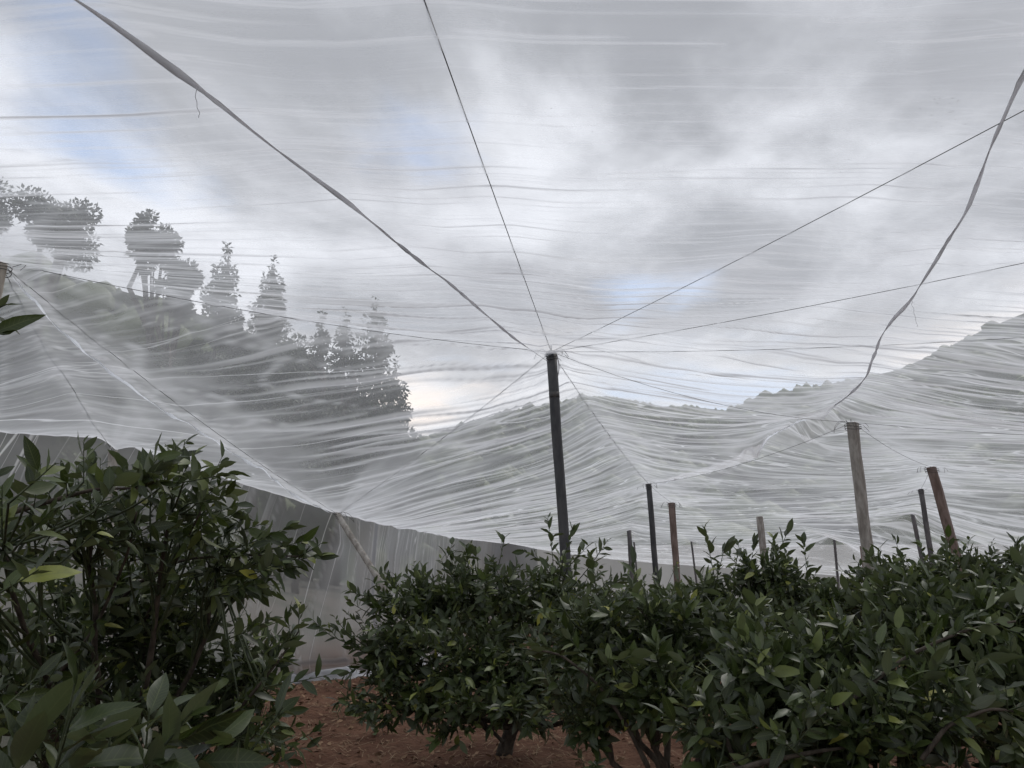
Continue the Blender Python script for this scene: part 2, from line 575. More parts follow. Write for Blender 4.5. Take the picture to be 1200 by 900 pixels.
def post(key, top, low, y, r, mat, label, square=False, ties=True, band=False, yb=None):
    """top / low: two picture points on the post's axis at depth y; carried on down to the soil"""
    P1 = at(*top, y)
    P0 = at(*low, yb if yb else y)
    d = (P0 - P1) / (P1[2] - P0[2])
    base = P1 + d * (P1[2] - float(ground_z(P1[0], P1[1])) + 0.05)
    e = empty('net_post', base)
    n = 9
    P = np.array([base + (P1 - base) * t for t in np.linspace(0, 1, n)])
    P[1:-1, :2] += RNG.normal(0, r * 0.08, (n - 2, 2))
    b = Buf()
    k = 4 if square else 12
    b.tube(P, np.full(n, r * (1.25 if square else 1)) * (1 + RNG.normal(0, 0.02, n)), k)
    sh = b.build('shaft', mat, e, smooth=not square)
    if square:
        bv = sh.modifiers.new('bevel', 'BEVEL')
        bv.width = r * 0.25
        bv.segments = 2
    if ties:
        b = Buf()
        for q in range(3):
            z = P1 + (base - P1) / np.linalg.norm(base - P1) * (0.03 + 0.035 * q)
            a = np.linspace(0, 2 * np.pi, 15)
            rr = r * (1.42 if square else 1.08) + 0.004
            b.tube(np.stack([z[0] + rr * np.cos(a), z[1] + rr * np.sin(a), z[2] + 0.012 * np.sin(a * 2 + q)], -1), 0.004, 5, False)
        b.build('wire_binding', M_WIRE, sh)
        b = Buf()
        for q in range(6):
            a0 = RNG.uniform(0, 6.28)
            t = np.linspace(0, 1, 9)
            L = RNG.uniform(0.09, 0.24)
            curl = RNG.uniform(-2.5, 2.5)
            b.tube(np.stack([P1[0] + np.cos(a0 + curl * t) * (r + L * t), P1[1] + np.sin(a0 + curl * t) * (r + L * t),
                             P1[2] - 0.02 + 0.06 * np.sin(t * 3) - L * 0.5 * t * t], -1), 0.0028, 4, False)
        b.build('loose_wire_end', M_WIRE, sh)
    if band:
        b = Buf()
        z = P1 + (base - P1) / np.linalg.norm(base - P1) * band
        dd = (base - P1) / np.linalg.norm(base - P1)
        b.tube(np.array([z, z + dd * 0.07]), r * 1.06, 12)
        b.build('band', M_WIRE, sh)
        b = Buf()
        t = np.linspace(0, 1, 12)
        b.tube(np.stack([P1[0] + r + 0.03 * np.sin(t * 5), np.full(12, P1[1] - 0.03), P1[2] - 0.03 - (band + 0.03) * t], -1), 0.006, 5)
        b.build('hanging_tie', M_SEAM, sh)
        b = Buf()
        b.tube(np.array([P1 - [0, 0, 0.05], P1 + [0.0, 0, 0.08]]), 0.009, 5)
        b.build('top_pin', M_WIRE, sh)
    tag(e, label, 'post')
    POSTS[key] = P1
    return e


post('A', (-2, 306), (-24, 430), 6.3, 0.075, M_POST_PALE, 'thick pale concrete post bound with wire beside dark citrus leaves', True)
post('B', (646, 412), (662, 640), 9.3, 0.062, M_POST_DARK, 'tall dark post where most support wires meet', band=0.52)
post('C', (999, 495), (1019, 665), 10.8, 0.075, M_POST_CONC, 'grey concrete post with tangled wire at its top', True)
post('D', (760, 567), (768, 662), 16.0, 0.058, M_POST_DARK, 'slim black post beside the short rusty post')
post('E', (787, 589), (792, 660), 18.0, 0.068, M_POST_RUST, 'short rusty post with wire cap next to slim black post', True)
post('F', (890, 605), (894, 640), 20.5, 0.080, M_POST_CONC, 'pale post stub behind a leafy sprig', True, ties=False)
post('G', (1079, 573), (1087, 625), 17.6, 0.055, M_POST_GREY, 'thin grey post next to the leaning red-brown post')
post('H', (1091, 547), (1114, 628), 13.8, 0.080, M_POST_RUST, 'leaning thick red-brown post', True)
post('K', (1069, 601), (1076, 635), 22.0, 0.055, M_POST_GREY, 'small grey jointed post behind the leaning red-brown post', ties=False)
post('I', (737, 620), (740, 668), 26.0, 0.075, M_POST_GREY, 'distant grey post paired with a thinner one', ties=False)
post('J', (742, 626), (746, 668), 27.0, 0.03, M_POST_GREY, 'thin distant rod beside a grey post', ties=False)
post('L', (810, 633), (814, 665), 28.0, 0.035, M_POST_GREY, 'thin distant rod right of the rusty post', ties=False)
post('N', (977, 626), (979, 648), 28.0, 0.045, M_POST_GREY, 'tiny far grey post by the concrete post', ties=False)
post('O', (1009, 640), (1012, 662), 24.0, 0.045, M_POST_RUST, 'tiny rusty stub behind the concrete post', ties=False)
post('W1', (132, 529), (128, 700), 9.0, 0.05, M_POST_CONC, 'pale post holding up the side net behind the citrus tree', ties=False)
e = post('K0', (395, 602), (455, 697), 10.95, 0.042, M_POST_CONC, 'slanting pale brace pole against the side net', yb=10.2)
# posts outside the picture that the wires run on to
POSTS['R1'] = np.array([4.2, 0.35, 4.0])
POSTS['R2'] = np.array([7.6, 2.85, 4.0])
POSTS['R3'] = np.array([10.2, 5.6, 3.8])
POSTS['U1'] = np.array([-1.25, -3.4, 4.0])
POSTS['S1'] = np.array([-5.2, -4.0, 4.0])
POSTS['R4'] = np.array([17.0, 12.0, 3.3])
POSTS['R5'] = np.array([18.0, 18.0, 2.8])
POSTS['A2'] = np.array([-10.5, 2.2, 3.6])
for k_, nm in (('R1', 'concrete post standing right of the near citrus trees'),
               ('R3', 'concrete post at the far right corner of the wires')):
    p = POSTS[k_]
    e = empty('net_post', (p[0], p[1], 0))
    b = Buf()
    b.tube(np.array([[p[0], p[1], -0.1], [p[0], p[1], 2], p]), 0.09, 4)
    b.build('shaft', M_POST_CONC, e, smooth=False)
    tag(e, nm, 'post')

# ------------------------------------------------------------------ wires
WIRES = []


def wire(a, b_, sag, label, r=0.003, visible=True, off=0.0):
    A, B = np.array(POSTS[a] if isinstance(a, str) else a), np.array(POSTS[b_] if isinstance(b_, str) else b_)
    t = np.linspace(0, 1, 40)[:, None]
    P = A + (B - A) * t
    P[:, 2] -= (4 * sag * t * (1 - t))[:, 0]
    WIRES.append(P.copy())
    if visible:
        bb = Buf()
        P[:, 2] += off
        bb.tube(P, r, 5)
        o = bb.build('support_wire', M_WIRE)
        tag(o, label, 'wire', 'support wires under the net')


wire('B', 'A', 0.10, 'thin wire from tall dark post to thick pale concrete post')
wire('B', 'U1', 0.06, 'steep thin wire rising from tall dark post overhead', 0.0032)
wire('B', 'R1', 0.08, 'straight wire climbing steeply from tall dark post towards the hanging seam', 0.0028)
wire('B', 'R2', 0.12, 'middle wire fanning from tall dark post across the twisted seam', 0.0028)
wire('B', 'R3', 0.22, 'lowest wire fanning from tall dark post above the steep hill', 0.0028)
wire('B', 'C', 0.18, 'slack wire between tall dark post and grey concrete post', 0.0028)
wire('B', 'D', 0.08, 'wire dropping from tall dark post to slim black post', 0.0038)
wire('B', 'K0', 0.06, 'wire dropping from tall dark post to slanting brace pole', 0.0038)
wire('A', 'W1', 0.03, 'wire from thick concrete post down to side net post', 0.0028)
wire('A', 'K0', 0.10, 'wire under the seam from concrete post to brace pole', 0.0028)
wire('C', 'H', 0.08, 'wire from grey concrete post to leaning red-brown post', 0.0028)
wire('C', 'D', 0.14, 'wire from grey concrete post to slim black post', 0.0028)
wire('C', 'R4', 0.20, 'wire leaving grey concrete post away from the tall dark post', 0.0028)
wire('D', 'E', 0.02, 'short wire joining slim black and rusty posts', 0.0028)
wire('H', 'G', 0.03, 'short wire joining leaning red-brown and thin grey posts', 0.0028)
wire('H', 'R5', 0.12, 'wire leaving leaning red-brown post away from the concrete post', 0.0028)
for a, b_ in (('D', 'I'), ('E', 'F'), ('F', 'K'), ('G', 'K'), ('A', 'A2'), ('E', 'L'), ('F', 'N'), ('C', 'F'), ('G', 'R5'),
              ('R3', 'R4'), ('R4', 'R5')):
    wire(a, b_, 0.06, '', visible=False)

# ------------------------------------------------------------------ roof net: a membrane hung over the wires
GX0, GX1, GY0, GY1 = -18.0, 32.0, -8.0, 38.0
SEAM_L = [POSTS['B'] + [-0.03, -0.02, -0.12], at_z(612, 402, 3.98), at_z(520, 325, 3.96), at_z(410, 236, 3.93), at_z(300, 155, 3.90),
          at_z(235, 100, 3.90), at_z(160, 45, 3.91), at_z(100, 0, 3.92), np.array([-3.6, 0.2, 3.95]), POSTS['S1']]
SEAM_R = [np.array([2.3, -1.5, 3.9]), at_z(1230, 20, 3.94), at_z(1198, 85, 3.94), at_z(1165, 160, 3.93), at_z(1140, 232, 3.91), at_z(1105, 290, 3.90),
          at_z(1070, 345, 3.86), at_z(1040, 380, 3.78), at_z(1022, 415, 3.68), at_z(1016, 440, 3.58), at(985, 470, 10.4),
          at(920, 497, 12.0), at(850, 540, 14.2), POSTS['D'] + [0.03, -0.02, 0.0]]
SEAM_A = [POSTS['A'] + [0.05, 0.02, -0.25], at(60, 375, 6.9), at(130, 412, 7.6), at(230, 455, 8.6), at(310, 494, 9.5),
          at(345, 545, 10.2), at(388, 592, 10.8)]


def smooth_path(P, n):
    P = np.array(P, float)
    d = np.concatenate([[0], np.cumsum(np.linalg.norm(np.diff(P, axis=0), axis=1))])
    t = np.linspace(0, d[-1], n)
    Q = np.stack([np.interp(t, d, P[:, i]) for i in range(3)], -1)
    ker = np.array([1, 2, 3, 2, 1.0]) / 9
    for _ in range(max(1, n // 60)):
        Qp = np.pad(Q, ((2, 2), (0, 0)), mode='edge')
        Q2 = sum(ker[i] * Qp[i:i + n] for i in range(5))
        Q2[0], Q2[-1] = Q[0], Q[-1]
        Q = Q2
    return Q


SL, SR, SA = smooth_path(SEAM_L, 160), smooth_path(SEAM_R, 200), smooth_path(SEAM_A, 120)


def solve_membrane():
    z = None
    for h in (1.2, 0.6, 0.3, 0.15):
        nx, ny = int(round((GX1 - GX0) / h)) + 1, int(round((GY1 - GY0) / h)) + 1
        xs, ys = np.linspace(GX0, GX1, nx), np.linspace(GY0, GY1, ny)
        X, Y = np.meshgrid(xs, ys)
        if z is None:
            z = 3.9 - 0.06 * np.clip(Y - 8, 0, 40)
        else:
            oy, ox = z.shape
            fi = np.linspace(0, oy - 1, ny)
            fj = np.linspace(0, ox - 1, nx)
            i0 = np.minimum(fi.astype(int), oy - 2)
            j0 = np.minimum(fj.astype(int), ox - 2)
            a, c = (fi - i0)[:, None], (fj - j0)[None]
            z = (z[i0][:, j0] * (1 - a) * (1 - c) + z[i0 + 1][:, j0] * a * (1 - c) +
                 z[i0][:, j0 + 1] * (1 - a) * c + z[i0 + 1][:, j0 + 1] * a * c)
        fix = np.zeros_like(z, bool)
        val = np.zeros_like(z)
        # outer rims
        val[0], fix[0] = 3.9, True
        val[:, -1] = np.interp(ys, [-8, 8, 18, 38], [3.9, 3.5, 2.7, 1.75])
        fix[:, -1] = True
        val[-1] = np.interp(xs, [-18, 0, 32], [1.7, 1.68, 1.75])
        fix[-1] = True
        val[:, 0], fix[:, 0] = 2.6, True
        paths = [np.stack([wall_x(yy := np.linspace(-8, 38, 400)), yy, wall_top(yy)], -1)] + WIRES + [SL, SR]
        for P in paths:
            seg = np.linalg.norm(P[-1] - P[0])
            m = int(seg / h * 3) + 2
            t = np.linspace(0, len(P) - 1, m)
            Q = np.stack([np.interp(t, np.arange(len(P)), P[:, i]) for i in range(3)], -1)
            ii = np.round((Q[:, 1] - GY0) / h).astype(int)
            jj = np.round((Q[:, 0] - GX0) / h).astype(int)
            ok = (ii >= 0) & (ii < ny) & (jj >= 0) & (jj < nx)
            fix[ii[ok], jj[ok]] = True
            val[ii[ok], jj[ok]] = Q[ok, 2]
        force = 0.085 * np.clip((Y - 3.0) / 5.0, 0.25, 1.0) * np.clip((46 - Y) / 25, 0.35, 1)
        rhs = force * h * h
        z[fix] = val[fix]
        red = ((np.add.outer(np.arange(ny), np.arange(nx))) % 2 == 0)
        for it in range(260):
            for msk in (red, ~red):
                zn = z.copy()
                # folds are pulled tight across the rows, so the sheet hangs stiffer along x
                zn[1:-1, 1:-1] = (1.35 * (z[1:-1, :-2] + z[1:-1, 2:]) + 0.65 * (z[:-2, 1:-1] + z[2:, 1:-1]) - rhs[1:-1, 1:-1]) / 4
                zn = z + 1.6 * (zn - z)
                z = np.where(msk & ~fix, zn, z)
    return xs, ys, z


MX, MY, MZ = solve_membrane()


def mem_z(x, y):
    h = MX[1] - MX[0]
    fj = np.clip((x - GX0) / h, 0, len(MX) - 1.001)
    fi = np.clip((y - GY0) / h, 0, len(MY) - 1.001)
    j, i = fj.astype(int), fi.astype(int)
    c, a = fj - j, fi - i
    return (MZ[i, j] * (1 - a) * (1 - c) + MZ[i + 1, j] * a * (1 - c) + MZ[i, j + 1] * (1 - a) * c + MZ[i + 1, j + 1] * a * c)


def dist_to(P, X, Y):
    """plan distance to a path (sampled)"""
    d = np.full(X.shape, 99.0)
    for p in P[::2]:
        d = np.minimum(d, np.hypot(X - p[0], Y - p[1]))
    return d


ny_list = [GY0]
while ny_list[-1] < GY1:
    y_ = ny_list[-1]
    ny_list.append(y_ + (0.12 if y_ < 1.5 else 0.015 if y_ < 7 else 0.0165 if y_ < 13 else 0.035 if y_ < 24 else 0.07))
ROW = np.array(ny_list[:-1] + [GY1])
U = np.linspace(0, 1, 360) ** 1.4
XL = wall_x(ROW)
XX = XL[:, None] + U[None] * (GX1 - XL)[:, None]
YY = np.broadcast_to(ROW[:, None], XX.shape).copy()


def crease(u, v, seed, sharp):
    n = vnoise(u, v, seed)
    return np.exp(-np.abs(n) * sharp)


def fold_atlas():
    """single pleats laid out along the cloth: how high each stands and how far it doubles the weave"""
    rg = np.random.default_rng(99)
    dy, dx = 0.008, 0.10
    ny_, nx_ = int(58 / dy), int(52 / dx)
    Hh, Gg = np.zeros((ny_, nx_), np.float32), np.zeros((ny_, nx_), np.float32)
    xg = -19 + dx * np.arange(nx_)
    y = 0.5
    while y < 44:
        w0 = min(max(0.009, 0.0048 * (max(y, 4) / 4) ** 1.6), 0.06)
        y += w0 * rg.uniform(0.8, 3.4)
        h0 = 0.012 + 0.034 * np.clip((y - 5) / 5, 0, 1)
        x = -19 + rg.uniform(0, 4)
        while x < 33:
            L = rg.uniform(0.5, 2.6) * (1 + min(y, 20) / 12)
            if rg.random() < 0.26 + 0.40 * np.clip((y - 4.5) / 3, 0, 1):
                j0, j1 = max(0, int((x + 19) / dx)), min(nx_, int((x + L + 19) / dx))
                if j1 - j0 > 3:
                    u = np.linspace(0, 1, j1 - j0)
                    env = np.sin(np.pi * u) ** 0.7
                    yc = y + w0 * 5 * rg.normal() * (u - 0.5) + w0 * 2.2 * vnoise(u * L * 0.7, u * 0, int(rg.integers(1e6)))
                    w = w0 * rg.uniform(0.4, 1.3)
                    amp = h0 * rg.uniform(0.3, 1.3) * (-1 if rg.random() < 0.6 else 1)
                    ga = rg.uniform(0.1, 1.0) ** 2 * 1.7
                    a = max(0, int((y - 9 * w0 + 12) / dy) - 5)
                    b = min(ny_, int((y + 9 * w0 + 12) / dy) + 5)
                    yg = (-12 + dy * np.arange(a, b))[:, None]
                    d = yg - yc[None]
                    Hh[a:b, j0:j1] += (amp * env[None] * np.exp(-np.abs(d) / (1.5 * w))).astype(np.float32)
                    Gg[a:b, j0:j1] += (ga * env[None] * np.exp(-(d / w) ** 2)).astype(np.float32)
            x += L * rg.uniform(0.7, 1.5)
    return Hh, Gg, dy, dx


ATLAS = fold_atlas()


def atlas(Yw, X):
    Hh, Gg, dy, dx = ATLAS
    fi = np.clip((Yw + 12) / dy, 0, Hh.shape[0] - 1.01)
    fj = np.clip((X + 19) / dx, 0, Hh.shape[1] - 1.01)
    i, j = fi.astype(int), fj.astype(int)
    a, c = fi - i, fj - j
    f = lambda M: M[i, j] * (1 - a) * (1 - c) + M[i + 1, j] * a * (1 - c) + M[i, j + 1] * (1 - a) * c + M[i + 1, j + 1] * a * c
    return f(Hh), f(Gg)


def folds(X, Y):
    """fold height and how far the cloth is doubled on itself"""
    w = 0.55 * fbm(X * 0.16, Y * 0.16, 40, 3) + 0.16 * fbm(X * 0.5, Y * 0.5, 44, 2)
    swing = 0.012 * np.clip(X - 1, 0, 30) ** 1.6 + 0.40 * np.clip(0.8 - X, 0, 9) * np.clip((Y - 4.5) / 3.5, 0, 1)
    Yw = Y + w + swing
    env = 0.45 + 0.55 * np.clip((Y - 4) / 6, 0, 1)
    hgt = 0.075 * vnoise(X * 0.11, Yw * 0.8, 50) * env
    hgt = hgt + 0.050 * crease(X * 0.13, Yw * 1.25, 51, 5.5) * env
    hgt = hgt + 0.026 * crease(X * 0.20 + 7, Yw * 2.6, 52, 5.0) * env
    hgt = hgt + 0.012 * crease(X * 0.40 + 3, Yw * 5.0, 53, 4.0)
    hgt = hgt + 0.006 * vnoise(X * 1.6, Yw * 9.0, 54)
    sel = np.clip(vnoise(X * 0.22 + 9, Yw * 0.9, 57) * 1.6 + 0.25, 0, 1)
    gat = (1.0 * crease(X * 0.13, Yw * 1.25, 51, 24) + 0.8 * crease(X * 0.20 + 7, Yw * 2.6, 52, 20) +
           0.6 * crease(X * 0.33 + 1, Yw * 3.9, 58, 17) + 0.5 * crease(X * 0.45 + 4, Yw * 6.5, 59, 16) * np.clip((Y - 5) / 4, 0, 1)) * (0.12 + 0.88 * sel)
    ah, ag = atlas(Yw, X)
    hgt = 0.45 * hgt + 0.75 * ah
    calm = np.clip(vnoise(X * 0.20 + 3, Y * 0.34, 63) * 1.5 + vnoise(X * 0.6, Y * 0.9, 64) * 0.5 + 0.58, 0.18, 1.0)
    calm = np.maximum(calm, 0.75 * np.clip((7.5 - Y) / 2, 0, 1))
    gat = 0.2 * gat + ag * calm
    hgt = hgt - 0.75 * ah * (1 - calm) * 0.7
    # short stray wrinkles running across the rest
    sx = 0.8 * X + 0.6 * Y
    sy = -0.6 * X + 0.8 * Y
    mk = np.clip(vnoise(X * 0.7, Y * 0.7, 61) * 3 - 1.3, 0, 1)
    hgt = hgt + 0.012 * crease(sx * 0.9, sy * 5.0, 62, 6) * mk
    gat = gat + 0.5 * crease(sx * 0.9, sy * 5.0, 62, 18) * mk
    # gathers that radiate from the post tops
    for kk in ('A', 'B', 'C', 'D', 'E', 'H', 'G', 'K0', 'W1'):
        p = POSTS[kk]
        dx, dy = X - p[0], Y - p[1]
        r_ = np.hypot(dx, dy)
        th = np.arctan2(dy, dx)
        f = np.exp(-r_ / (0.6 if kk in ('K0', 'W1') else 1.0)) * np.clip(r_ / 0.25, 0, 1)
        c = crease(th * 3.2 + 20, r_ * 0.35, 70, 5)
        hgt = hgt + 0.06 * f * c * np.clip(r_, 0.1, 1)
        gat = gat + 0.7 * f * crease(th * 3.2 + 20, r_ * 0.35, 70, 14)
    return hgt, np.clip(gat, 0, 1.6), Yw


H, GA, YWARP = folds(XX, YY)
near_w = np.full(XX.shape, 99.0)
for P in WIRES[:16] + [SL, SR, SA]:
    near_w = np.minimum(near_w, dist_to(P, XX, YY))
damp = np.clip(near_w / 0.5, 0.12, 1)
edge = np.clip((XX - XL[:, None]) / 0.5, 0, 1)
ZZ = mem_z(XX, YY) + 0.012 + (H - 0.045) * damp * (0.25 + 0.75 * edge)
dSA = dist_to(SA, XX, YY)
GA = GA + 0.4 * np.exp(-(dSA / 0.03) ** 2) + 0.5 * np.exp(-(near_w / 0.025) ** 2) + 1.0 * np.exp(-((XX - XL[:, None]) / 0.04) ** 2)
GA = GA + 0.16 * np.exp(-near_w / 0.5) + 0.2 * np.exp(-(XX - XL[:, None]) / 0.6)     # cloth bunches up along wires and hems
VN = np.stack([XX, YY, ZZ], -1)
nr, nc = XX.shape
i = np.arange(nr - 1)[:, None] * nc
j = np.arange(nc - 1)[None]
QN = np.stack([i + j, i + j + 1, i + nc + j + 1, i + nc + j], -1).reshape(-1, 4)
net = empty('insect_net_roof', (0, 12, 3))
tag(net, 'translucent white insect net roof draped in folds over wires and posts', 'net')
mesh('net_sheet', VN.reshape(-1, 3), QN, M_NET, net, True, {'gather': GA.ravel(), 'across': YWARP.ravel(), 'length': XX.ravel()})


def roll(P, r0, r1, label, seed, mat=None):
    rg = np.random.default_rng(seed)
    n = len(P)
    t = np.linspace(0, 1, n)
    rad = (r0 + (r1 - r0) * t) * np.clip((1 - t) * 12, 0.25, 1) * (0.6 + 0.9 * np.abs(vnoise(t * 46, t * 0 + seed, seed)))
    tw = np.cumsum(rg.uniform(0.0, 0.45, n))
    b = Buf()
    Pq = P.copy()
    Pq[:, 0] += 0.012 * vnoise(t * 30, t * 0, seed + 4)
    Pq[:, 2] -= 0.02
    b.tube(Pq, rad, 8, flat=(0.45, tw), wob=0.05)
    o = b.build('rolled_seam', mat or M_SEAM, net)
    o['label'] = label
    return o


seam_a = roll(SL[::-1], 0.0135, 0.016, 'thick rolled seam running from overhead down to the tall dark post', 3)
seam_b = roll(SR[:148], 0.011, 0.015, 'twisted loose seam hanging above the steep hill', 5)


def on_net(P, dz):
    Q = P.copy()
    Q[:, 2] = mem_z(Q[:, 0], Q[:, 1]) + dz
    return Q


roll(on_net(SR[144:], -0.02), 0.018, 0.016, 'flat crumpled end of the seam towards the slim black post', 9, M_HEM)
roll(on_net(SA, -0.02), 0.012, 0.014, 'pale seam from the concrete post to the brace pole', 15, M_HEM)
# a loose thread hanging from the seam, and one under the twisted seam
for (pa, z0, L, sd) in (((232, 98), 3.90, 0.17, 2), ((1068, 350), 3.85, 0.25, 6)):
    p = at_z(*pa, z0)
    t = np.linspace(0, 1, 16)
    b = Buf()
    b.tube(np.stack([p[0] + 0.012 * vnoise(t * 6, t * 0, sd) + 0.02 * t ** 3, p[1] + 0.01 * vnoise(t * 5, t * 0 + 3, sd), p[2] - 0.02 - L * t], -1), 0.0018, 4)
    b.build('loose_thread', M_SEAM, seam_a if sd == 2 else seam_b)

# crumbs of dead leaf lying on the net
b = Buf()
for (cx_, cy_, n_, s_) in ((1105, 130, 26, 28), (985, 198, 9, 14), (905, 342, 10, 20), (645, 132, 2, 6), (720, 148, 4, 30), (120, 420, 8, 90)):
    for q in range(n_):
        px_, py_ = cx_ + RNG.normal(0, s_ * 0.45), cy_ + RNG.normal(0, s_ * 0.45)
        p = at_z(px_, py_, 3.85)
        for _ in range(6):
            p = at_z(px_, py_, float(mem_z(p[0], p[1])) + 0.045)
        a = RNG.uniform(0, 6.28)
        L = RNG.uniform(0.003, 0.008)
        c, s = math.cos(a), math.sin(a)
        b.add([p + [c * L, s * L, 0], p + [-s * L * 0.4, c * L * 0.4, 0.003], p - [c * L, s * L, 0], p + [s * L * 0.4, -c * L * 0.4, 0.002]], [[0, 1, 2, 3]])
o = b.build('leaf_crumbs', M_DEAD, None)
tag(o, 'dark specks of leaf debris lying on the net roof', 'debris', kind='stuff')

# ------------------------------------------------------------------ side nets
def side_net(name, y0, y1, n, m, label):
    ys = np.linspace(y0, y1, n)
    # even spacing along the wall
    d = np.concatenate([[0], np.cumsum(np.hypot(np.diff(wall_x(ys)), np.diff(ys)))])
    ys = np.interp(np.linspace(0, d[-1], n), d, ys)
    s = np.linspace(0, d[-1], n)
    xs = wall_x(ys)
    tx, ty = np.gradient(xs), np.gradient(ys)
    L = np.hypot(tx, ty)
    nx_, ny_ = ty / L, -tx / L                                 # towards the orchard
    top = mem_z(xs, ys) + 0.012
    bot = ground_z(xs + nx_ * 0.35, ys + ny_ * 0.35) - 0.03
    t = np.linspace(0, 1, m)
    S, T = np.meshgrid(s, t, indexing='ij')
    lean = 0.45 * S * 0 + 0.30 * T
    sw = S + 0.85 * T + 0.12 * vnoise(S * 0.8, T * 1.5, 81)
    off = 0.14 * vnoise(sw * 0.7, T * 0.9, 82) + 0.025 * crease(sw * 1.5, T * 0.6, 83, 5)
    off = off * np.clip(T * 5, 0.08, 1) + lean * T ** 1.4
    sk = np.clip((T - 0.88) / 0.12, 0, 1)
    off = off + sk * (0.16 + 0.10 * vnoise(S * 3, T * 9, 86))
    gat = 0.6 * crease(sw * 1.5, T * 0.6, 83, 30) + 0.5 * crease(sw * 2.6 + 5, T * 0.5, 85, 24)
    gat = gat + 1.6 * np.exp(-((T - 0.86 - 0.05 * vnoise(S * 0.4, T * 0, 88)) / 0.008) ** 2) * np.clip(vnoise(S * 0.5, T * 0 + 3, 87) * 3 + 0.6, 0, 1)
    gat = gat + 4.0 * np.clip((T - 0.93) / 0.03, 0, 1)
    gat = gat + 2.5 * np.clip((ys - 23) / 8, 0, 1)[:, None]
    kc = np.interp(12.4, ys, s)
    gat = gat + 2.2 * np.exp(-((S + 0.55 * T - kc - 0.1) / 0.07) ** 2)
    X = xs[:, None] + nx_[:, None] * off
    Y = ys[:, None] + ny_[:, None] * off
    Z = top[:, None] * (1 - T) + bot[:, None] * T + 0.03 * sk * (1 + vnoise(S * 5, T * 20, 89))
    V = np.stack([X, Y, Z], -1)
    i = np.arange(n - 1)[:, None] * m
    j = np.arange(m - 1)[None]
    Q = np.stack([i + j, i + j + 1, i + m + j + 1, i + m + j], -1).reshape(-1, 4)
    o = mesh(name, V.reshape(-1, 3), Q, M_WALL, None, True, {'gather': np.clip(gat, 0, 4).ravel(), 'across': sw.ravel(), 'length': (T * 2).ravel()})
    tag(o, label, 'net')
    return o


SIDE = side_net('side_net', 3.0, 38.0, 900, 46, 'grey wrinkled side net hanging from the roof edge behind the brace pole')
# slack foot of the side net bunched on the soil
yy = np.linspace(7.6, 15.0, 130)
px0 = np.stack([wall_x(yy) + 0.60 + 0.05 * vnoise(yy * 2.3, yy * 0, 96), yy, 0 * yy], -1)
px0[:, 2] = ground_z(px0[:, 0], px0[:, 1]) + 0.05
bb = Buf()
bb.tube(px0, 0.075 + 0.045 * vnoise(yy * 3.1, yy * 0, 97) + 0.02 * vnoise(yy * 9, yy * 0, 98), 10, wob=0.14)
o = bb.build('net_skirt', M_HEM, SIDE)
o['label'] = 'white slack foot of the side net bunched on red soil'
# far end curtain
xs = np.linspace(1.2, 32, 260)
t = np.linspace(0, 1, 14)
X, T = np.meshgrid(xs, t, indexing='ij')
Yf = 38 + 0.15 * vnoise(X * 0.9, T, 91) + 0.1 * T
Zf = np.interp(X, [1.2, 32], [1.69, 1.77]) * (1 - T) + (ground_z(X, Yf) - 0.05) * T
V = np.stack([X, Yf, Zf], -1)
i = np.arange(259)[:, None] * 14
j = np.arange(13)[None]
Q = np.stack([i + j, i + j + 1, i + 15 + j, i + 14 + j], -1).reshape(-1, 4)
o = mesh('side_net', V.reshape(-1, 3), Q, M_WALL, None, True, {'gather': 2.6 + 0.7 * crease(X * 1.5, T * 0.5, 92, 20).ravel(), 'across': X.ravel(), 'length': T.ravel()})
tag(o, 'pale end net closing the far side of the orchard', 'net')

# ------------------------------------------------------------------ leaves
EDGE = {}


def leaf_template(st, wid, fold=0.10, droop=0.16):
    """blade along +Y, folded along its midrib and bent down to the tip"""
    ys = np.array(st)
    w = np.array(wid)
    n = len(ys)
    mid_ = np.stack([0 * ys, ys, 0.02 - droop * ys ** 2], -1)
    side = lambda s: np.stack([s * w[1:-1], ys[1:-1] - 0.02, fold * w[1:-1] * 2.2 - droop * ys[1:-1] ** 2 + 0.02], -1)
    V = np.vstack([mid_, side(-1), side(1)])
    EDGE[len(V)] = np.concatenate([np.zeros(n), np.ones(2 * n - 4)])
    T, Q = [], []
    Lo, Ro = n, n + n - 2
    T.append((0, 1, Lo)); T.append((0, Ro, 1))
    for k in range(1, n - 2):
        Q.append((k, k + 1, Lo + k, Lo + k - 1))
        Q.append((k + 1, k, Ro + k - 1, Ro + k))
    T.append((n - 2, n - 1, Lo + n - 3)); T.append((n - 1, n - 2, Ro + n - 3))
    return V, np.array(Q), np.array(T)


LEAF_HI = leaf_template([0, 0.08, 0.2, 0.36, 0.54, 0.72, 0.88, 1.0], [0, 0.05, 0.15, 0.215, 0.225, 0.175, 0.09, 0])
LEAF_MD = leaf_template([0, 0.18, 0.45, 0.75, 1.0], [0, 0.14, 0.23, 0.16, 0])
LEAF_LO = leaf_template([0, 0.45, 1.0], [0, 0.26, 0])


def leaf_frames(P, D, N, roll_j, rg):
    D = D / (np.linalg.norm(D, axis=1)[:, None] + 1e-9)
    X = np.cross(D, N)
    X /= np.linalg.norm(X, axis=1)[:, None] + 1e-9
    Z = np.cross(X, D)
    a = rg.normal(0, roll_j, len(P))[:, None]
    X2 = X * np.cos(a) + Z * np.sin(a)
    Z2 = np.cross(X2, D)
    return X2, D, Z2


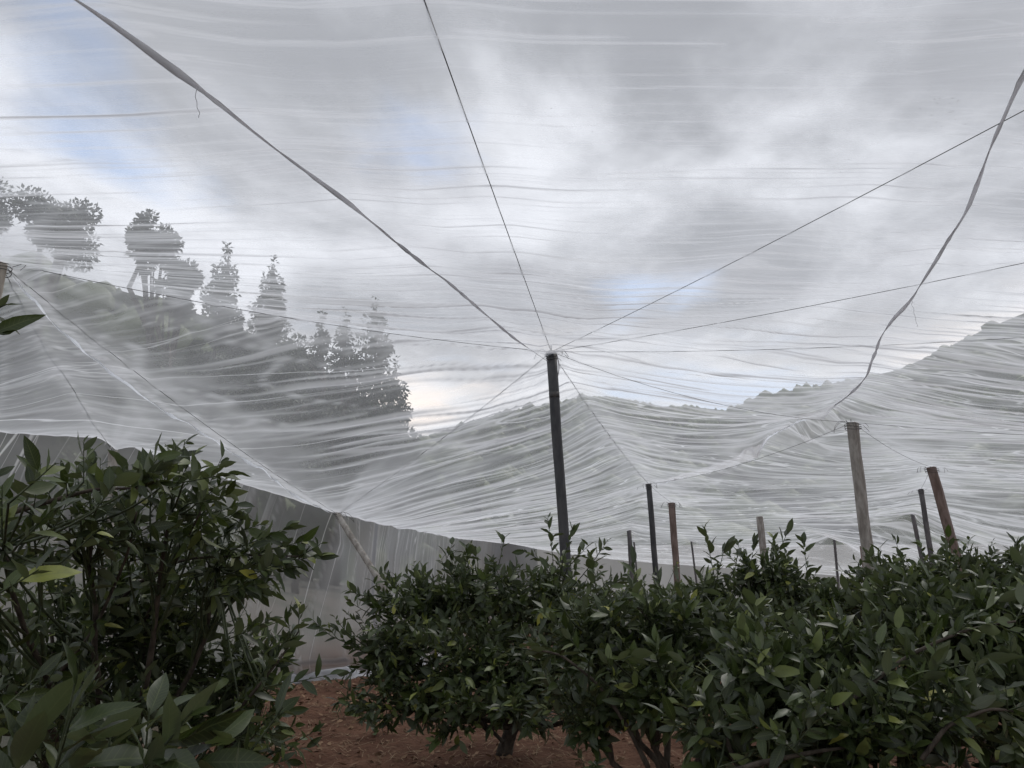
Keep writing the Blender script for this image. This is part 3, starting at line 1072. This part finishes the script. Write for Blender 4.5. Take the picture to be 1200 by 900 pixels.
def leaves_mesh(name, tmpl, P, X, Y, Z, L, tint, mat, parent, curl=None, kind='stuff'):
    V, Q, T = tmpl
    n, k = len(P), len(V)
    VV = V[None] * np.ones((n, 1, 1))
    if curl is not None:
        VV[:, :, 2] -= curl[:, None] * V[None, :, 1] ** 2
    W = P[:, None] + L[:, None, None] * (VV[..., :1] * X[:, None] + VV[..., 1:2] * Y[:, None] + VV[..., 2:] * Z[:, None])
    base = (np.arange(n) * k)[:, None, None]
    F = []
    if len(Q):
        F.append((Q[None] + base).reshape(-1, 4))
    F.append((T[None] + base).reshape(-1, 3))
    o = mesh(name, W.reshape(-1, 3), F, mat, parent, True, {'tint': np.repeat(tint, k), 'edge': np.tile(EDGE[k], n), 'along': np.tile(V[:, 1], n)})
    if kind:
        o['kind'] = kind
    return o


LEAF_VARIANTS = []


def leaf_variants():
    for k in range(14):
        V, Q, T = LEAF_HI
        V = V.copy()
        V[:, 2] -= (-0.15 + 0.05 * (k % 7)) * V[:, 1] ** 2
        V[:, 0] *= 0.85 + 0.06 * (k % 5)
        V[:, 0] += 0.05 * ((k % 3) - 1) * V[:, 1] ** 2
        V[:, 2] += 0.015 * np.sin(V[:, 1] * 14 + k) * np.sign(V[:, 0])
        tint = (k + 0.5) / 14
        o = mesh('leaf', V, [Q, T], M_LEAF, None, True, {'tint': np.full(len(V), tint), 'edge': EDGE[len(V)], 'along': V[:, 1]})
        me = o.data
        bpy.data.objects.remove(o)
        LEAF_VARIANTS.append((tint, me))


leaf_variants()


def bez(a, b_, c, n):
    t = np.linspace(0, 1, n)[:, None]
    return (1 - t) ** 2 * a + 2 * t * (1 - t) * b_ + t * t * c


def unit(v):
    return v / (np.linalg.norm(v) + 1e-9)


class Crown:
    def __init__(s, seed):
        s.rg = np.random.default_rng(seed)
        s.P, s.D, s.N, s.L, s.H = [], [], [], [], []
        s.tw = Buf()

    def shoot(s, base, d, length, n, L, hero=0.0, up=0.25, spread=0.9):
        rg = s.rg
        d = unit(d)
        end = base + d * length + np.array([0, 0, up * length * 0.4])
        P = bez(base, base + d * length * 0.55, end, 5)
        s.tw.tube(P, np.linspace(0.0032, 0.0014, 5) * (L / 0.09), 4, False)
        a0 = rg.uniform(0, 6.28)
        for k in range(n):
            t = (k + 0.7) / (n + 0.2)
            p = P[0] * (1 - t) ** 2 + 2 * t * (1 - t) * P[2] + t * t * P[-1] if False else None
            f = t * 4
            i0 = min(int(f), 3)
            p = P[i0] + (P[i0 + 1] - P[i0]) * (f - i0)
            ax = unit(P[i0 + 1] - P[i0])
            a = a0 + k * 2.4 + rg.normal(0, 0.25)
            u = unit(np.cross(ax, [0.3, 0.2, 1.0]))
            w = np.cross(ax, u)
            rad = u * math.cos(a) + w * math.sin(a)
            sp = spread * (1.0 - 0.45 * t) + rg.normal(0, 0.12)
            dd = ax * math.cos(sp) + rad * math.sin(sp) + rg.normal(0, 0.22, 3) + np.array([0, 0, -0.14])
            nn = ax * 0.75 + np.array([0, 0, 0.55]) - rad * 0.15
            s.P.append(p); s.D.append(dd); s.N.append(nn)
            s.L.append(L * rg.uniform(0.4, 1.5) * (0.8 + 0.3 * math.sin(t * 3.1)))
            s.H.append(hero)


def citrus(name, base, lobes, seed, label, L=0.085, tmpl=LEAF_MD, heroes=300, per=4, nleaf=8, shoots=(), trunk_r=0.04,
           fork=0.3, tint_shift=0.0, twig_n=1.0, wscale=0.84, arches=(), group='citrus trees in the orchard'):
    """lobes: (centre, radii, sub-branch count)"""
    base = np.array(base, float)
    base[2] = float(ground_z(base[0], base[1])) - 0.03
    root = empty('citrus_tree', base)
    tag(root, label, 'citrus tree', group)
    cr = Crown(seed)
    rg = cr.rg
    fk = base + np.array([rg.normal(0, 0.05), rg.normal(0, 0.05), fork])
    b = Buf()
    P = bez(base, base + [rg.normal(0, 0.04), rg.normal(0, 0.03), fork * 0.6], fk, 6)
    b.tube(P, np.linspace(trunk_r * 1.25, trunk_r, 6), 8, wob=0.05)
    b.build('trunk', M_BARK, root)
    for (c, r, n) in lobes:
        c, r = np.array(c, float), np.array(r, float)
        m_ = fk * 0.45 + c * 0.55
        m_[2] = min(m_[2], c[2]) - 0.08 + rg.normal(0, 0.05)
        m_[:2] += rg.normal(0, 0.06, 2)
        limb = bez(fk, m_, c, 9)
        limb[1:-1] += rg.normal(0, 0.012, (7, 3))
        bb = Buf()
        bb.tube(limb, np.linspace(trunk_r * 0.62, trunk_r * 0.22, 9), 6, wob=0.04)
        bb.build('branch', M_BARK, root)
        for k in range(n):
            v = rg.normal(size=3)
            v = unit(v)
            if v[2] < -0.35 and rg.random() < 0.6:
                v[2] = -v[2]
            rad = rg.uniform(0.45, 1.0) ** 0.55 * (rg.uniform(1.15, 1.5) if rg.random() < 0.2 else 1.0)
            lump = 0.85 + 0.5 * float(vnoise(np.array(v[0] * 2.3 + c[0]), np.array(v[2] * 2.3 + v[1] * 1.7), seed))
            tip = c + v * r * rad * lump
            st = limb[rg.integers(5, 9)]
            cc = st * 0.5 + tip * 0.5 + np.array([rg.normal(0, 0.05), rg.normal(0, 0.05), 0.06 * rg.normal() - 0.02])
            S = bez(st, cc, tip, 6)
            cr.tw.tube(S, np.linspace(trunk_r * 0.17 + 0.002, 0.0028, 6), 4, False)
            tipd = unit(unit(S[-1] - S[-2]) + v * 0.5 + np.array([0, 0, 0.35]))
            for q in range(per):
                f = 1.0 if q == 0 else rg.uniform(0.45, 0.97)
                i0 = min(int(f * 5), 4)
                p = S[i0] + (S[i0 + 1] - S[i0]) * (f * 5 - i0)
                d = tipd if q == 0 else unit(tipd * 0.5 + rg.normal(0, 0.7, 3) + np.array([0, 0, 0.05]))
                cr.shoot(p, d, L * rg.uniform(1.2, 2.4), max(3, int(nleaf * rg.uniform(0.7, 1.3))), L)
    for (sb, se, n, Ls, sp) in shoots:                     # shoots that stand out against the net
        sb, se = np.array(sb), np.array(se)
        near = min((np.array(l[0]) for l in lobes), key=lambda q: np.linalg.norm(q - sb))
        S = bez(near, near * 0.5 + sb * 0.5 + [0, 0, -0.04], sb, 6)
        cr.tw.tube(S, np.linspace(0.0055, 0.0035, 6), 5, False)
        cr.shoot(sb, se - sb, np.linalg.norm(se - sb), n, Ls, hero=1.0, up=0.1, spread=sp)
    for (pts, ya, r0) in arches:                            # long arching branches with a leafy shoot here and there
        ys_ = np.broadcast_to(ya, (len(pts),)) if np.isscalar(ya) else np.array(ya)
        A = smooth_path([at(p[0], p[1], yy) for p, yy in zip(pts, ys_)], 24)
        bb = Buf()
        bb.tube(A, np.linspace(r0, 0.0035, 24), 6, wob=0.05)
        bb.build('branch', M_BARK, root)
        for q in range(7):
            k = int(rg.integers(8, 24))
            d = unit(unit(A[k] - A[k - 1]) * 0.7 + rg.normal(0, 0.5, 3) + np.array([0, 0, 0.3]))
            cr.shoot(A[k], d, L * rg.uniform(1.0, 2.0), int(rg.integers(4, 8)), L, hero=0.5)
    P, D, N = np.array(cr.P), np.array(cr.D), np.array(cr.N)
    Lg, Hh = np.array(cr.L), np.array(cr.H)
    N = N + rg.normal(0, 0.45, N.shape)
    X, Y, Z = leaf_frames(P, D, N, 0.55, rg)
    X = X * wscale
    tint = np.clip(rg.beta(1.0, 1.8, len(P)) + tint_shift, 0, 0.90)
    yl = rg.random(len(P)) < (0.03 if tint_shift > -0.1 else 0.0)
    tint[yl] = rg.uniform(0.9, 1.0, yl.sum())
    px_, py_, dep = project(P)
    inside = (px_ > -30) & (px_ < 1230) & (py_ > -30) & (py_ < 930) & (dep > 0.2)
    ctr = P.mean(0)
    front = ((P - ctr) @ unit(np.array([0, 0, CAM_Z]) - ctr)) / (np.abs(P - ctr).max() + 1e-6)
    score = Lg / np.maximum(dep, 0.2) * (1 + 0.5 * front) * inside * (1 + Hh * 2)
    order = np.argsort(-score)
    pick = order[:heroes]
    pick = pick[score[pick] > 0]
    rest = np.setdiff1d(np.arange(len(P)), pick)
    if twig_n:
        o = cr.tw.build('twigs', M_TWIG, root)
        o['kind'] = 'stuff'
    leaves_mesh('foliage', tmpl, P[rest], X[rest], Y[rest], Z[rest], Lg[rest], tint[rest], M_LEAF, root,
                curl=rg.uniform(-0.12, 0.2, len(rest)))
    pinv = Matrix.Translation(-Vector(root.location))
    tv = np.array([a for a, _ in LEAF_VARIANTS])
    for q in pick:
        me = LEAF_VARIANTS[int(np.argmin(np.abs(tv - tint[q] - rg.uniform(-0.06, 0.06))))][1]
        lo = bpy.data.objects.new('leaf', me)
        COL.objects.link(lo)
        l = Lg[q]
        M = Matrix(((X[q][0] * l, Y[q][0] * l, Z[q][0] * l, P[q][0]), (X[q][1] * l, Y[q][1] * l, Z[q][1] * l, P[q][1]),
                    (X[q][2] * l, Y[q][2] * l, Z[q][2] * l, P[q][2]), (0, 0, 0, 1)))
        lo.parent = root
        lo.matrix_parent_inverse = pinv
        lo.matrix_basis = M
    return root


def lobe(px, py, y, rx, ry, n, ry_depth=None):
    c = at(px, py, y)
    k = y / FPX * 1.03
    return (c, (rx * k, (ry_depth if ry_depth else 0.9 * rx) * k, ry * k), n)


def sh(a, b_, y, n, L, sp=0.9, yb=None):
    return (at(*a, y), at(*b_, yb if yb else y), n, L, sp)


# young shoots close on the left, leaves as long as a hand
citrus('citrus_tree', (-1.15, 1.2, 0), [lobe(60, 960, 1.15, 60, 20, 4), lobe(-90, 890, 1.3, 40, 40, 4), lobe(200, 965, 1.3, 45, 20, 3)], 11,
       'citrus tree with the biggest leaves, crowding below the thick concrete post', L=0.085, tmpl=LEAF_HI, per=2, nleaf=6, tint_shift=-0.2, wscale=0.72,
       shoots=[sh((75, 920), (110, 865), 1.15, 8, 0.105, 0.75), sh((165, 925), (195, 885), 1.2, 6, 0.09, 0.9),
               sh((15, 920), (25, 870), 1.15, 6, 0.095, 0.8), sh((-30, 372), (8, 358), 1.6, 4, 0.085, 0.4), sh((-30, 395), (4, 392), 1.6, 3, 0.07, 0.5),
               sh((215, 915), (250, 870), 1.3, 6, 0.085, 0.9)], trunk_r=0.03)
# large tree on the left
citrus('citrus_tree', (-1.9, 4.0, 0), [lobe(5, 640, 2.6, 65, 45, 11), lobe(110, 612, 3.0, 85, 40, 16), lobe(200, 600, 3.2, 70, 38, 17),
                                        lobe(255, 665, 3.6, 60, 20, 20), lobe(60, 740, 3.6, 100, 55, 34), lobe(170, 720, 4.0, 85, 60, 48), lobe(240, 790, 4.2, 60, 50, 34),
                                        lobe(110, 810, 4.0, 110, 50, 44), lobe(-60, 720, 2.8, 50, 90, 9), lobe(290, 800, 4.0, 45, 40, 18), lobe(280, 865, 3.9, 60, 28, 22), lobe(150, 870, 3.6, 90, 35, 24), lobe(20, 840, 3.0, 80, 40, 16)], 12,
       'spreading citrus tree reaching a long leafy branch towards the brace pole', L=0.074, per=3, nleaf=7,
       shoots=[sh((300, 660), (375, 655), 3.4, 22, 0.08, 0.9), sh((270, 645), (340, 620), 3.4, 16, 0.08, 0.9), sh((240, 652), (310, 650), 3.4, 16, 0.08, 1.0), sh((280, 668), (350, 668), 3.4, 16, 0.075, 0.9), sh((310, 645), (360, 635), 3.4, 14, 0.08, 1.0), sh((255, 630), (310, 615), 3.4, 14, 0.08, 1.0), sh((300, 672), (330, 660), 3.3, 12, 0.075, 1.1),
               sh((98, 565), (98, 518), 2.6, 9, 0.07, 0.7), sh((190, 570), (207, 525), 2.8, 10, 0.075, 0.8), sh((160, 570), (185, 538), 2.7, 10, 0.09, 0.9),
               sh((215, 565), (272, 556), 2.9, 12, 0.085, 0.8), sh((300, 800), (345, 738), 3.2, 9, 0.085, 1.0),
               sh((310, 805), (390, 793), 3.2, 9, 0.08, 0.9), sh((10, 590), (65, 545), 2.0, 6, 0.10, 0.9), sh((30, 590), (45, 550), 2.3, 6, 0.095, 0.9),
               sh((110, 600), (140, 560), 2.4, 8, 0.095, 1.0), sh((230, 590), (270, 580), 2.9, 10, 0.08, 1.0),
               sh((240, 700), (290, 690), 3.3, 8, 0.08, 0.9), sh((255, 690), (315, 685), 3.4, 9, 0.075, 0.9), sh((265, 750), (318, 728), 3.3, 9, 0.075, 1.0), sh((20, 640), (60, 600), 2.2, 8, 0.095, 0.9), sh((70, 660), (120, 620), 2.4, 8, 0.09, 0.9), sh((280, 820), (330, 800), 3.3, 9, 0.075, 1.0), sh((-10, 700), (45, 670), 2.1, 7, 0.095, 0.9), sh((280, 850), (340, 835), 3.2, 9, 0.08, 1.0), sh((300, 860), (350, 880), 3.2, 8, 0.08, 1.0)],
       arches=[([(110, 760), (150, 690), (210, 655), (290, 650), (350, 652)], [4.0, 3.7, 3.5, 3.4, 3.4], 0.012), ([(-20, 610), (50, 590), (110, 573), (170, 572)], 2.7, 0.012),
               ([(150, 760), (190, 690), (215, 640), (235, 600)], [4.0, 3.6, 3.3, 3.1], 0.012), ([(230, 880), (290, 820), (330, 770), (350, 740)], 3.3, 0.010),
               ([(60, 800), (110, 740), (150, 650), (160, 600)], [3.6, 3.3, 3.1, 3.0], 0.012)], trunk_r=0.034)
# centre tree
citrus('citrus_tree', (-0.07, 6.45, 0), [lobe(485, 715, 6.3, 55, 32, 34), lobe(560, 700, 6.5, 75, 38, 44), lobe(650, 705, 6.6, 75, 40, 40),
                                         lobe(450, 765, 6.0, 45, 32, 26), lobe(550, 780, 5.9, 85, 42, 46), lobe(650, 785, 6.0, 75, 40, 38), lobe(470, 822, 5.8, 60, 22, 24), lobe(540, 838, 5.6, 45, 16, 12), lobe(600, 830, 5.6, 70, 22, 20), lobe(690, 835, 5.6, 50, 25, 16)], 13,
       'round citrus tree with forked trunk in front of the tall dark post', L=0.08, per=4, nleaf=8,
       shoots=[sh((585, 660), (592, 630), 6.3, 8, 0.10, 0.7), sh((648, 655), (642, 606), 6.0, 10, 0.085, 0.8), sh((660, 655), (672, 620), 6.1, 10, 0.09, 0.8), sh((640, 660), (612, 645), 6.1, 10, 0.09, 0.8), sh((690, 665), (712, 635), 6.1, 12, 0.09, 0.9), sh((665, 665), (690, 640), 6.1, 12, 0.09, 0.9),
               sh((455, 700), (450, 668), 6.2, 7, 0.08, 0.8), sh((520, 665), (530, 638), 6.4, 8, 0.085, 0.8), sh((560, 660), (555, 640), 6.4, 8, 0.085, 0.8),
               sh((420, 730), (402, 716), 6.1, 7, 0.08, 0.8), sh((440, 800), (410, 810), 6.0, 7, 0.08, 0.9)], trunk_r=0.05, fork=0.28,
       arches=[([(590, 870), (560, 840), (520, 800), (470, 780)], 6.2, 0.016), ([(595, 860), (620, 830), (660, 800), (690, 770)], 6.2, 0.016)])
# near tree centre right
citrus('citrus_tree', (0.75, 4.1, 0), [lobe(700, 750, 4.1, 55, 40, 32), lobe(785, 745, 4.2, 65, 38, 36), lobe(770, 810, 3.8, 80, 38, 34),
                                       lobe(865, 765, 4.0, 55, 42, 28), lobe(690, 835, 3.9, 45, 22, 12)], 14,
       'low citrus tree with arching bare branch left of the slim black post', L=0.073, per=4, nleaf=8,
       shoots=[sh((700, 700), (692, 652), 4.2, 9, 0.08, 0.8), sh((748, 700), (742, 660), 4.2, 6, 0.10, 0.7),
               sh((690, 775), (655, 735), 3.6, 8, 0.08, 0.9), sh((720, 775), (745, 768), 3.5, 5, 0.09, 0.9), sh((820, 700), (830, 672), 4.1, 7, 0.085, 0.8)], trunk_r=0.04,
       arches=[([(760, 900), (735, 850), (700, 800), (655, 765), (610, 760)], 3.7, 0.013), ([(770, 880), (780, 800), (765, 730), (735, 700)], 4.0, 0.010)])
# near right trees
citrus('citrus_tree', (1.15, 3.0, 0), [lobe(900, 800, 3.0, 70, 38, 26), lobe(1005, 785, 3.1, 65, 38, 26), lobe(980, 855, 2.7, 85, 30, 24),
                                       lobe(850, 865, 2.9, 50, 25, 12), lobe(1085, 850, 2.7, 65, 35, 22)], 15,
       'close citrus tree spreading low branches below the grey concrete post', L=0.073, per=4, nleaf=8,
       shoots=[sh((890, 745), (880, 705), 3.2, 6, 0.09, 0.8), sh((1060, 810), (1110, 775), 2.6, 7, 0.08, 0.9), sh((840, 900), (930, 870), 2.7, 8, 0.08, 0.9)], trunk_r=0.04,
       arches=[([(820, 915), (900, 892), (960, 880), (1020, 872)], 2.6, 0.012), ([(930, 860), (1000, 820), (1060, 770), (1130, 738), (1190, 728)], 2.7, 0.010), ([(1080, 890), (1110, 850), (1160, 830), (1200, 835)], 2.5, 0.008)])
citrus('citrus_tree', (2.15, 3.4, 0), [lobe(1125, 755, 3.3, 65, 38, 32), lobe(1060, 730, 3.6, 50, 30, 24), lobe(1215, 725, 3.2, 50, 35, 20),
                                       lobe(1180, 835, 2.9, 65, 40, 24), lobe(1280, 800, 3.0, 55, 70, 16)], 16,
       'close citrus tree with a few yellowing leaves under the leaning red-brown post', L=0.073, per=4, nleaf=8,
       shoots=[sh((1145, 720), (1180, 700), 2.9, 7, 0.085, 0.9), sh((1100, 785), (1190, 770), 2.8, 9, 0.08, 0.9), sh((1040, 700), (1030, 680), 3.6, 7, 0.08, 0.9)], trunk_r=0.045)
# second row
citrus('citrus_tree', (1.95, 6.3, 0), [lobe(830, 712, 6.2, 40, 25, 26), lobe(905, 684, 6.3, 55, 24, 40), lobe(970, 718, 6.0, 50, 26, 30), lobe(890, 735, 5.8, 75, 28, 30)], 17,
       'citrus tree with upright sprigs standing out before the pale post stub', L=0.074, per=4, nleaf=8,
       shoots=[sh((838, 680), (826, 620), 5.8, 16, 0.10, 0.85), sh((842, 670), (850, 640), 5.9, 10, 0.095, 0.85), sh((862, 665), (866, 636), 6.1, 8, 0.08, 0.8),
               sh((905, 665), (926, 618), 5.9, 12, 0.10, 0.75), sh((945, 660), (940, 632), 6.1, 9, 0.08, 0.8),
               sh((880, 660), (884, 638), 6.1, 8, 0.08, 0.8)], trunk_r=0.045)
citrus('citrus_tree', (3.35, 5.9, 0), [lobe(1060, 700, 5.8, 45, 28, 28), lobe(1115, 678, 6.0, 60, 25, 38), lobe(1185, 698, 5.8, 55, 30, 30), lobe(1110, 735, 5.4, 70, 28, 28)], 18,
       'dense dark citrus tree hiding the foot of the leaning red-brown post', L=0.074, per=4, nleaf=8,
       shoots=[sh((1060, 665), (1048, 630), 5.8, 9, 0.085, 0.8), sh((1110, 645), (1112, 622), 6.0, 9, 0.085, 0.8),
               sh((1195, 665), (1190, 637), 5.6, 8, 0.095, 0.8)], trunk_r=0.045)
# rows further down the slope
far_specs = [((1.55, 9.6), 'light green citrus tree at the foot of the slim black post', 0.16),
             ((3.9, 10.2), 'citrus tree at the foot of the grey concrete post', 0.0),
             ((6.4, 9.8), 'far citrus tree beyond the dense dark one', 0.0),
             ((2.6, 13.2), 'far citrus tree before the rusty post', 0.12),
             ((5.4, 14.0), 'far citrus tree between the pale stub and concrete post', 0.05),
             ((8.6, 13.5), 'far citrus tree down the slope past the leaning post', 0.0),
             ((-0.3, 12.6), 'small citrus tree beside the end of the side net', 0.05),
             ((0.9, 16.5), 'distant citrus tree near the paired thin posts', 0.1),
             ((4.2, 18.0), 'distant citrus tree behind the rusty post', 0.1)]
for q, ((x, y), lab, ts) in enumerate(far_specs):
    gz = float(ground_z(x, y))
    lb = [((x + dx, y + dy, gz + hz), (0.62, 0.6, 0.45), 20) for dx, dy, hz in ((-0.5, 0, 0.72), (0.45, -0.2, 0.78), (0, 0.4, 0.9), (0.05, -0.45, 0.55))]
    citrus('citrus_tree', (x, y, 0), lb, 30 + q, lab, L=0.09, tmpl=LEAF_LO if y > 12 else LEAF_MD, heroes=0, per=4, nleaf=8, tint_shift=ts, trunk_r=0.045)

# ------------------------------------------------------------------ small plants and litter on the soil
def seedling(px, py, h, n, seed, label):
    d = ray(px, py)
    p = np.array([0, 0, CAM_Z]) + d * (-CAM_Z / d[2])
    p[2] = float(ground_z(p[0], p[1]))
    root = empty('seedling', p)
    tag(root, label, 'seedling', 'weeds on the red soil')
    cr = Crown(seed)
    for k in range(n):
        v = np.array([cr.rg.normal(0, 0.5), cr.rg.normal(0, 0.5), 1.0])
        cr.shoot(p - [0, 0, 0.01], v, h * cr.rg.uniform(0.6, 1.1), 7, 0.075, up=0.1)
    cr.tw.build('stem', M_TWIG, root)
    P, D, N = np.array(cr.P), np.array(cr.D), np.array(cr.N)
    X, Y, Z = leaf_frames(P, D, N, 0.3, cr.rg)
    L = np.array(cr.L)
    for q in range(len(P)):
        lo = bpy.data.objects.new('leaf', LEAF_VARIANTS[int(cr.rg.integers(3, 11))][1])
        COL.objects.link(lo)
        l = L[q]
        lo.parent = root
        lo.matrix_parent_inverse = Matrix.Translation(-Vector(root.location))
        lo.matrix_basis = Matrix(((X[q][0] * l, Y[q][0] * l, Z[q][0] * l, P[q][0]), (X[q][1] * l, Y[q][1] * l, Z[q][1] * l, P[q][1]),
                                  (X[q][2] * l, Y[q][2] * l, Z[q][2] * l, P[q][2]), (0, 0, 0, 1)))


seedling(428, 848, 0.30, 4, 51, 'leafy weed growing on red soil by the foot of the side net')
seedling(398, 842, 0.16, 2, 52, 'tiny two-stemmed weed on the red soil')
seedling(440, 862, 0.2, 3, 53, 'low weed under the edge of the round citrus tree')
seedling(300, 885, 0.3, 4, 54, 'thin weed on red soil below the spreading citrus tree')
seedling(690, 905, 0.3, 4, 55, 'weed beside the forked trunk')

b = Buf()
for q in range(7500):
    y = 3.0 + RNG.random() ** 1.2 * 10
    x = RNG.uniform(-2.6, 3.5) if y < 8 else RNG.uniform(-3, 5)
    p = np.array([x, y, float(ground_z(x, y)) + RNG.uniform(0.003, 0.02)])
    a = RNG.uniform(0, 6.28)
    L = RNG.uniform(0.04, 0.22) ** 1.0
    d = np.array([math.cos(a), math.sin(a), RNG.normal(0, 0.12)]) * L * 0.5
    w = np.array([-math.sin(a), math.cos(a), 0]) * RNG.uniform(0.0015, 0.0028)
    mid_p = p + [0, 0, RNG.uniform(0, 0.02)]
    b.add([p - d - w, p - d + w, mid_p + w, mid_p - w, p + d, mid_p + [0, 0, 0.004]], [[0, 1, 2, 3]], [[3, 2, 4], [3, 5, 2]])
tag(b.build('straw_litter', M_STRAW, None), 'dry straw and twigs strewn over the red soil', 'straw', kind='stuff')
n = 4200
y = 3.0 + RNG.random(n) ** 1.1 * 9
x = RNG.uniform(-2.8, 4.5, n)
P = np.stack([x, y, ground_z(x, y) + 0.012], -1)
D = RNG.normal(0, 1, (n, 3)) * [1, 1, 0.2]
X, Y, Z = leaf_frames(P, D, np.tile([0, 0, 1.0], (n, 1)), 0.5, RNG)
o = leaves_mesh('dead_leaves', LEAF_LO, P, X, Y, Z, RNG.uniform(0.03, 0.085, n), RNG.random(n), M_DEAD, None, RNG.uniform(-0.5, 0.5, n))
tag(o, 'fallen dry leaves scattered on the red soil', 'leaf litter')

# ------------------------------------------------------------------ woodland behind the side net
def woodland_tree(px, ptop, pbot, y, wpx, kind, seed, label):
    rg = np.random.default_rng(seed)
    top, bot = at(px, ptop, y), at(px, pbot, y)
    bot[2] = min(bot[2], top[2] - 3)
    gz = float(ground_z(bot[0], y))
    base = np.array([top[0], y, gz - 0.3])
    root = empty('woodland_tree', base)
    tag(root, label, 'tree', 'trees of the wood behind the side net')
    h = top[2] - base[2]
    b = Buf()
    P = np.array([base + np.array([rg.normal(0, 0.06) * k, rg.normal(0, 0.06) * k, h * 0.86 * k / 7]) for k in range(8)])
    P[0, :2] = base[:2]
    b.tube(P, np.linspace(0.024 * h, 0.004 * h, 8), 7, wob=0.06)
    b.build('trunk', M_BARK, root)
    w = wpx * y / FPX
    z0 = bot[2]
    ch = top[2] - z0
    n = int(1800 + 420 * ch * w ** 0.8)
    n = min(int(n * 1.4), 15000 if 'understorey' not in label else 7000)
    lobes = []
    if kind == 'conifer':
        tiers = max(6, int(ch / 0.8))
        for k in range(tiers):
            f = k / (tiers - 1)
            rr = w * (1 - f) ** 0.55 * rg.uniform(0.75, 1.1) + 0.12
            for a in rg.uniform(0, 6.28, 5):
                lobes.append((np.array([top[0] + rr * 0.55 * math.cos(a), y + rr * 0.55 * math.sin(a), z0 + ch * (0.02 + 0.97 * f)]), rr * 0.5, 0.5))
    else:
        for k in range(22):
            v = rg.normal(size=3)
            v = unit(v) * rg.uniform(0.2, 0.95)
            lobes.append((np.array([top[0], y, z0 + ch * 0.5]) + v * [w * 0.8, w * 0.8, ch * 0.42], w * rg.uniform(0.22, 0.42), rg.uniform(0.2, 0.36) * max(w, ch * 0.35)))
    wt_ = np.array([l[1] ** 1.5 for l in lobes])
    idx = rg.choice(len(lobes), n, p=wt_ / wt_.sum())
    C = np.array([l[0] for l in lobes])[idx]
    R = np.array([[l[1], l[1], l[2]] for l in lobes])[idx]
    v = rg.normal(size=(n, 3))
    v /= np.linalg.norm(v, axis=1)[:, None]
    Pp = C + v * R * rg.uniform(0.3, 1.05, n)[:, None] ** 0.6
    D = v + rg.normal(0, 0.6, v.shape) + ([0, 0, -0.3] if kind == 'conifer' else [0, 0, 0.1])
    X, Y, Z = leaf_frames(Pp, D, v + [0, 0, 0.6], 0.8, rg)
    o = leaves_mesh('crown', LEAF_LO, Pp, X, Y, Z, rg.uniform(0.11, 0.27, n) * (0.9 if kind == 'conifer' else 1.0) * max(0.6, y / 30), rg.random(n), M_WOOD_LEAF, root, rg.uniform(-0.3, 0.4, n), kind=None)
    b = Buf()
    for k in range(10):
        l = lobes[int(rg.integers(len(lobes)))]
        st = P[int(rg.integers(3, 7))]
        b.tube(bez(st, (st + l[0]) / 2 + [0, 0, -0.2], l[0], 5), np.linspace(0.006 * h, 0.0015 * h, 5), 5, False)
    b.build('limbs', M_BARK, root)


woodland_tree(-35, 175, 290, 24, 62, 'broad', 61, 'broad woodland tree rising behind the thick concrete post')
woodland_tree(72, 216, 320, 26, 56, 'broad', 62, 'wide flat-topped tree, tallest of the wood in full view')
woodland_tree(180, 242, 320, 27, 36, 'broad', 63, 'round-crowned tree beside the wide flat-topped tree')
woodland_tree(212, 292, 380, 27, 30, 'broad', 64, 'lower shoulder tree between round crown and small pointed tree')
woodland_tree(266, 297, 430, 29, 34, 'conifer', 65, 'small pointed tree next to the round-crowned tree')
woodland_tree(320, 310, 440, 30, 32, 'conifer', 66, 'narrow pointed tree further down the wood edge')
woodland_tree(376, 374, 540, 31, 22, 'conifer', 67, 'short open conifer left of the last pair of tall conifers')
woodland_tree(405, 370, 560, 32, 27, 'conifer', 68, 'slender conifer second from the open end of the wood')
woodland_tree(440, 355, 560, 33, 42, 'conifer', 69, 'tall ragged conifer at the open end of the wood')
woodland_tree(464, 430, 570, 34, 36, 'conifer', 70, 'low feathery conifer at the very end of the wood')
for q, (px_, pt, y_, w_) in enumerate([(20, 330, 20, 60), (110, 350, 21, 60), (190, 370, 22, 60), (265, 385, 23, 55), (330, 380, 24, 50), (60, 420, 17, 60),
                                       (160, 430, 18, 60), (250, 440, 19, 60), (330, 440, 21, 50), (390, 450, 26, 40), (430, 470, 27, 40), (360, 500, 20, 40),
                                       (-50, 340, 18, 70), (345, 372, 27, 30), (470, 505, 30, 26)]):
    woodland_tree(px_, pt, pt + 190, y_, w_, 'broad', 80 + q, 'dark leafy understorey tree merging into the wood behind the net')

print('triangles', sum(len(o.data.loops) - 2 * len(o.data.polygons) for o in bpy.data.objects if o.type == 'MESH' and o.name.split('.')[0] != 'leaf'))
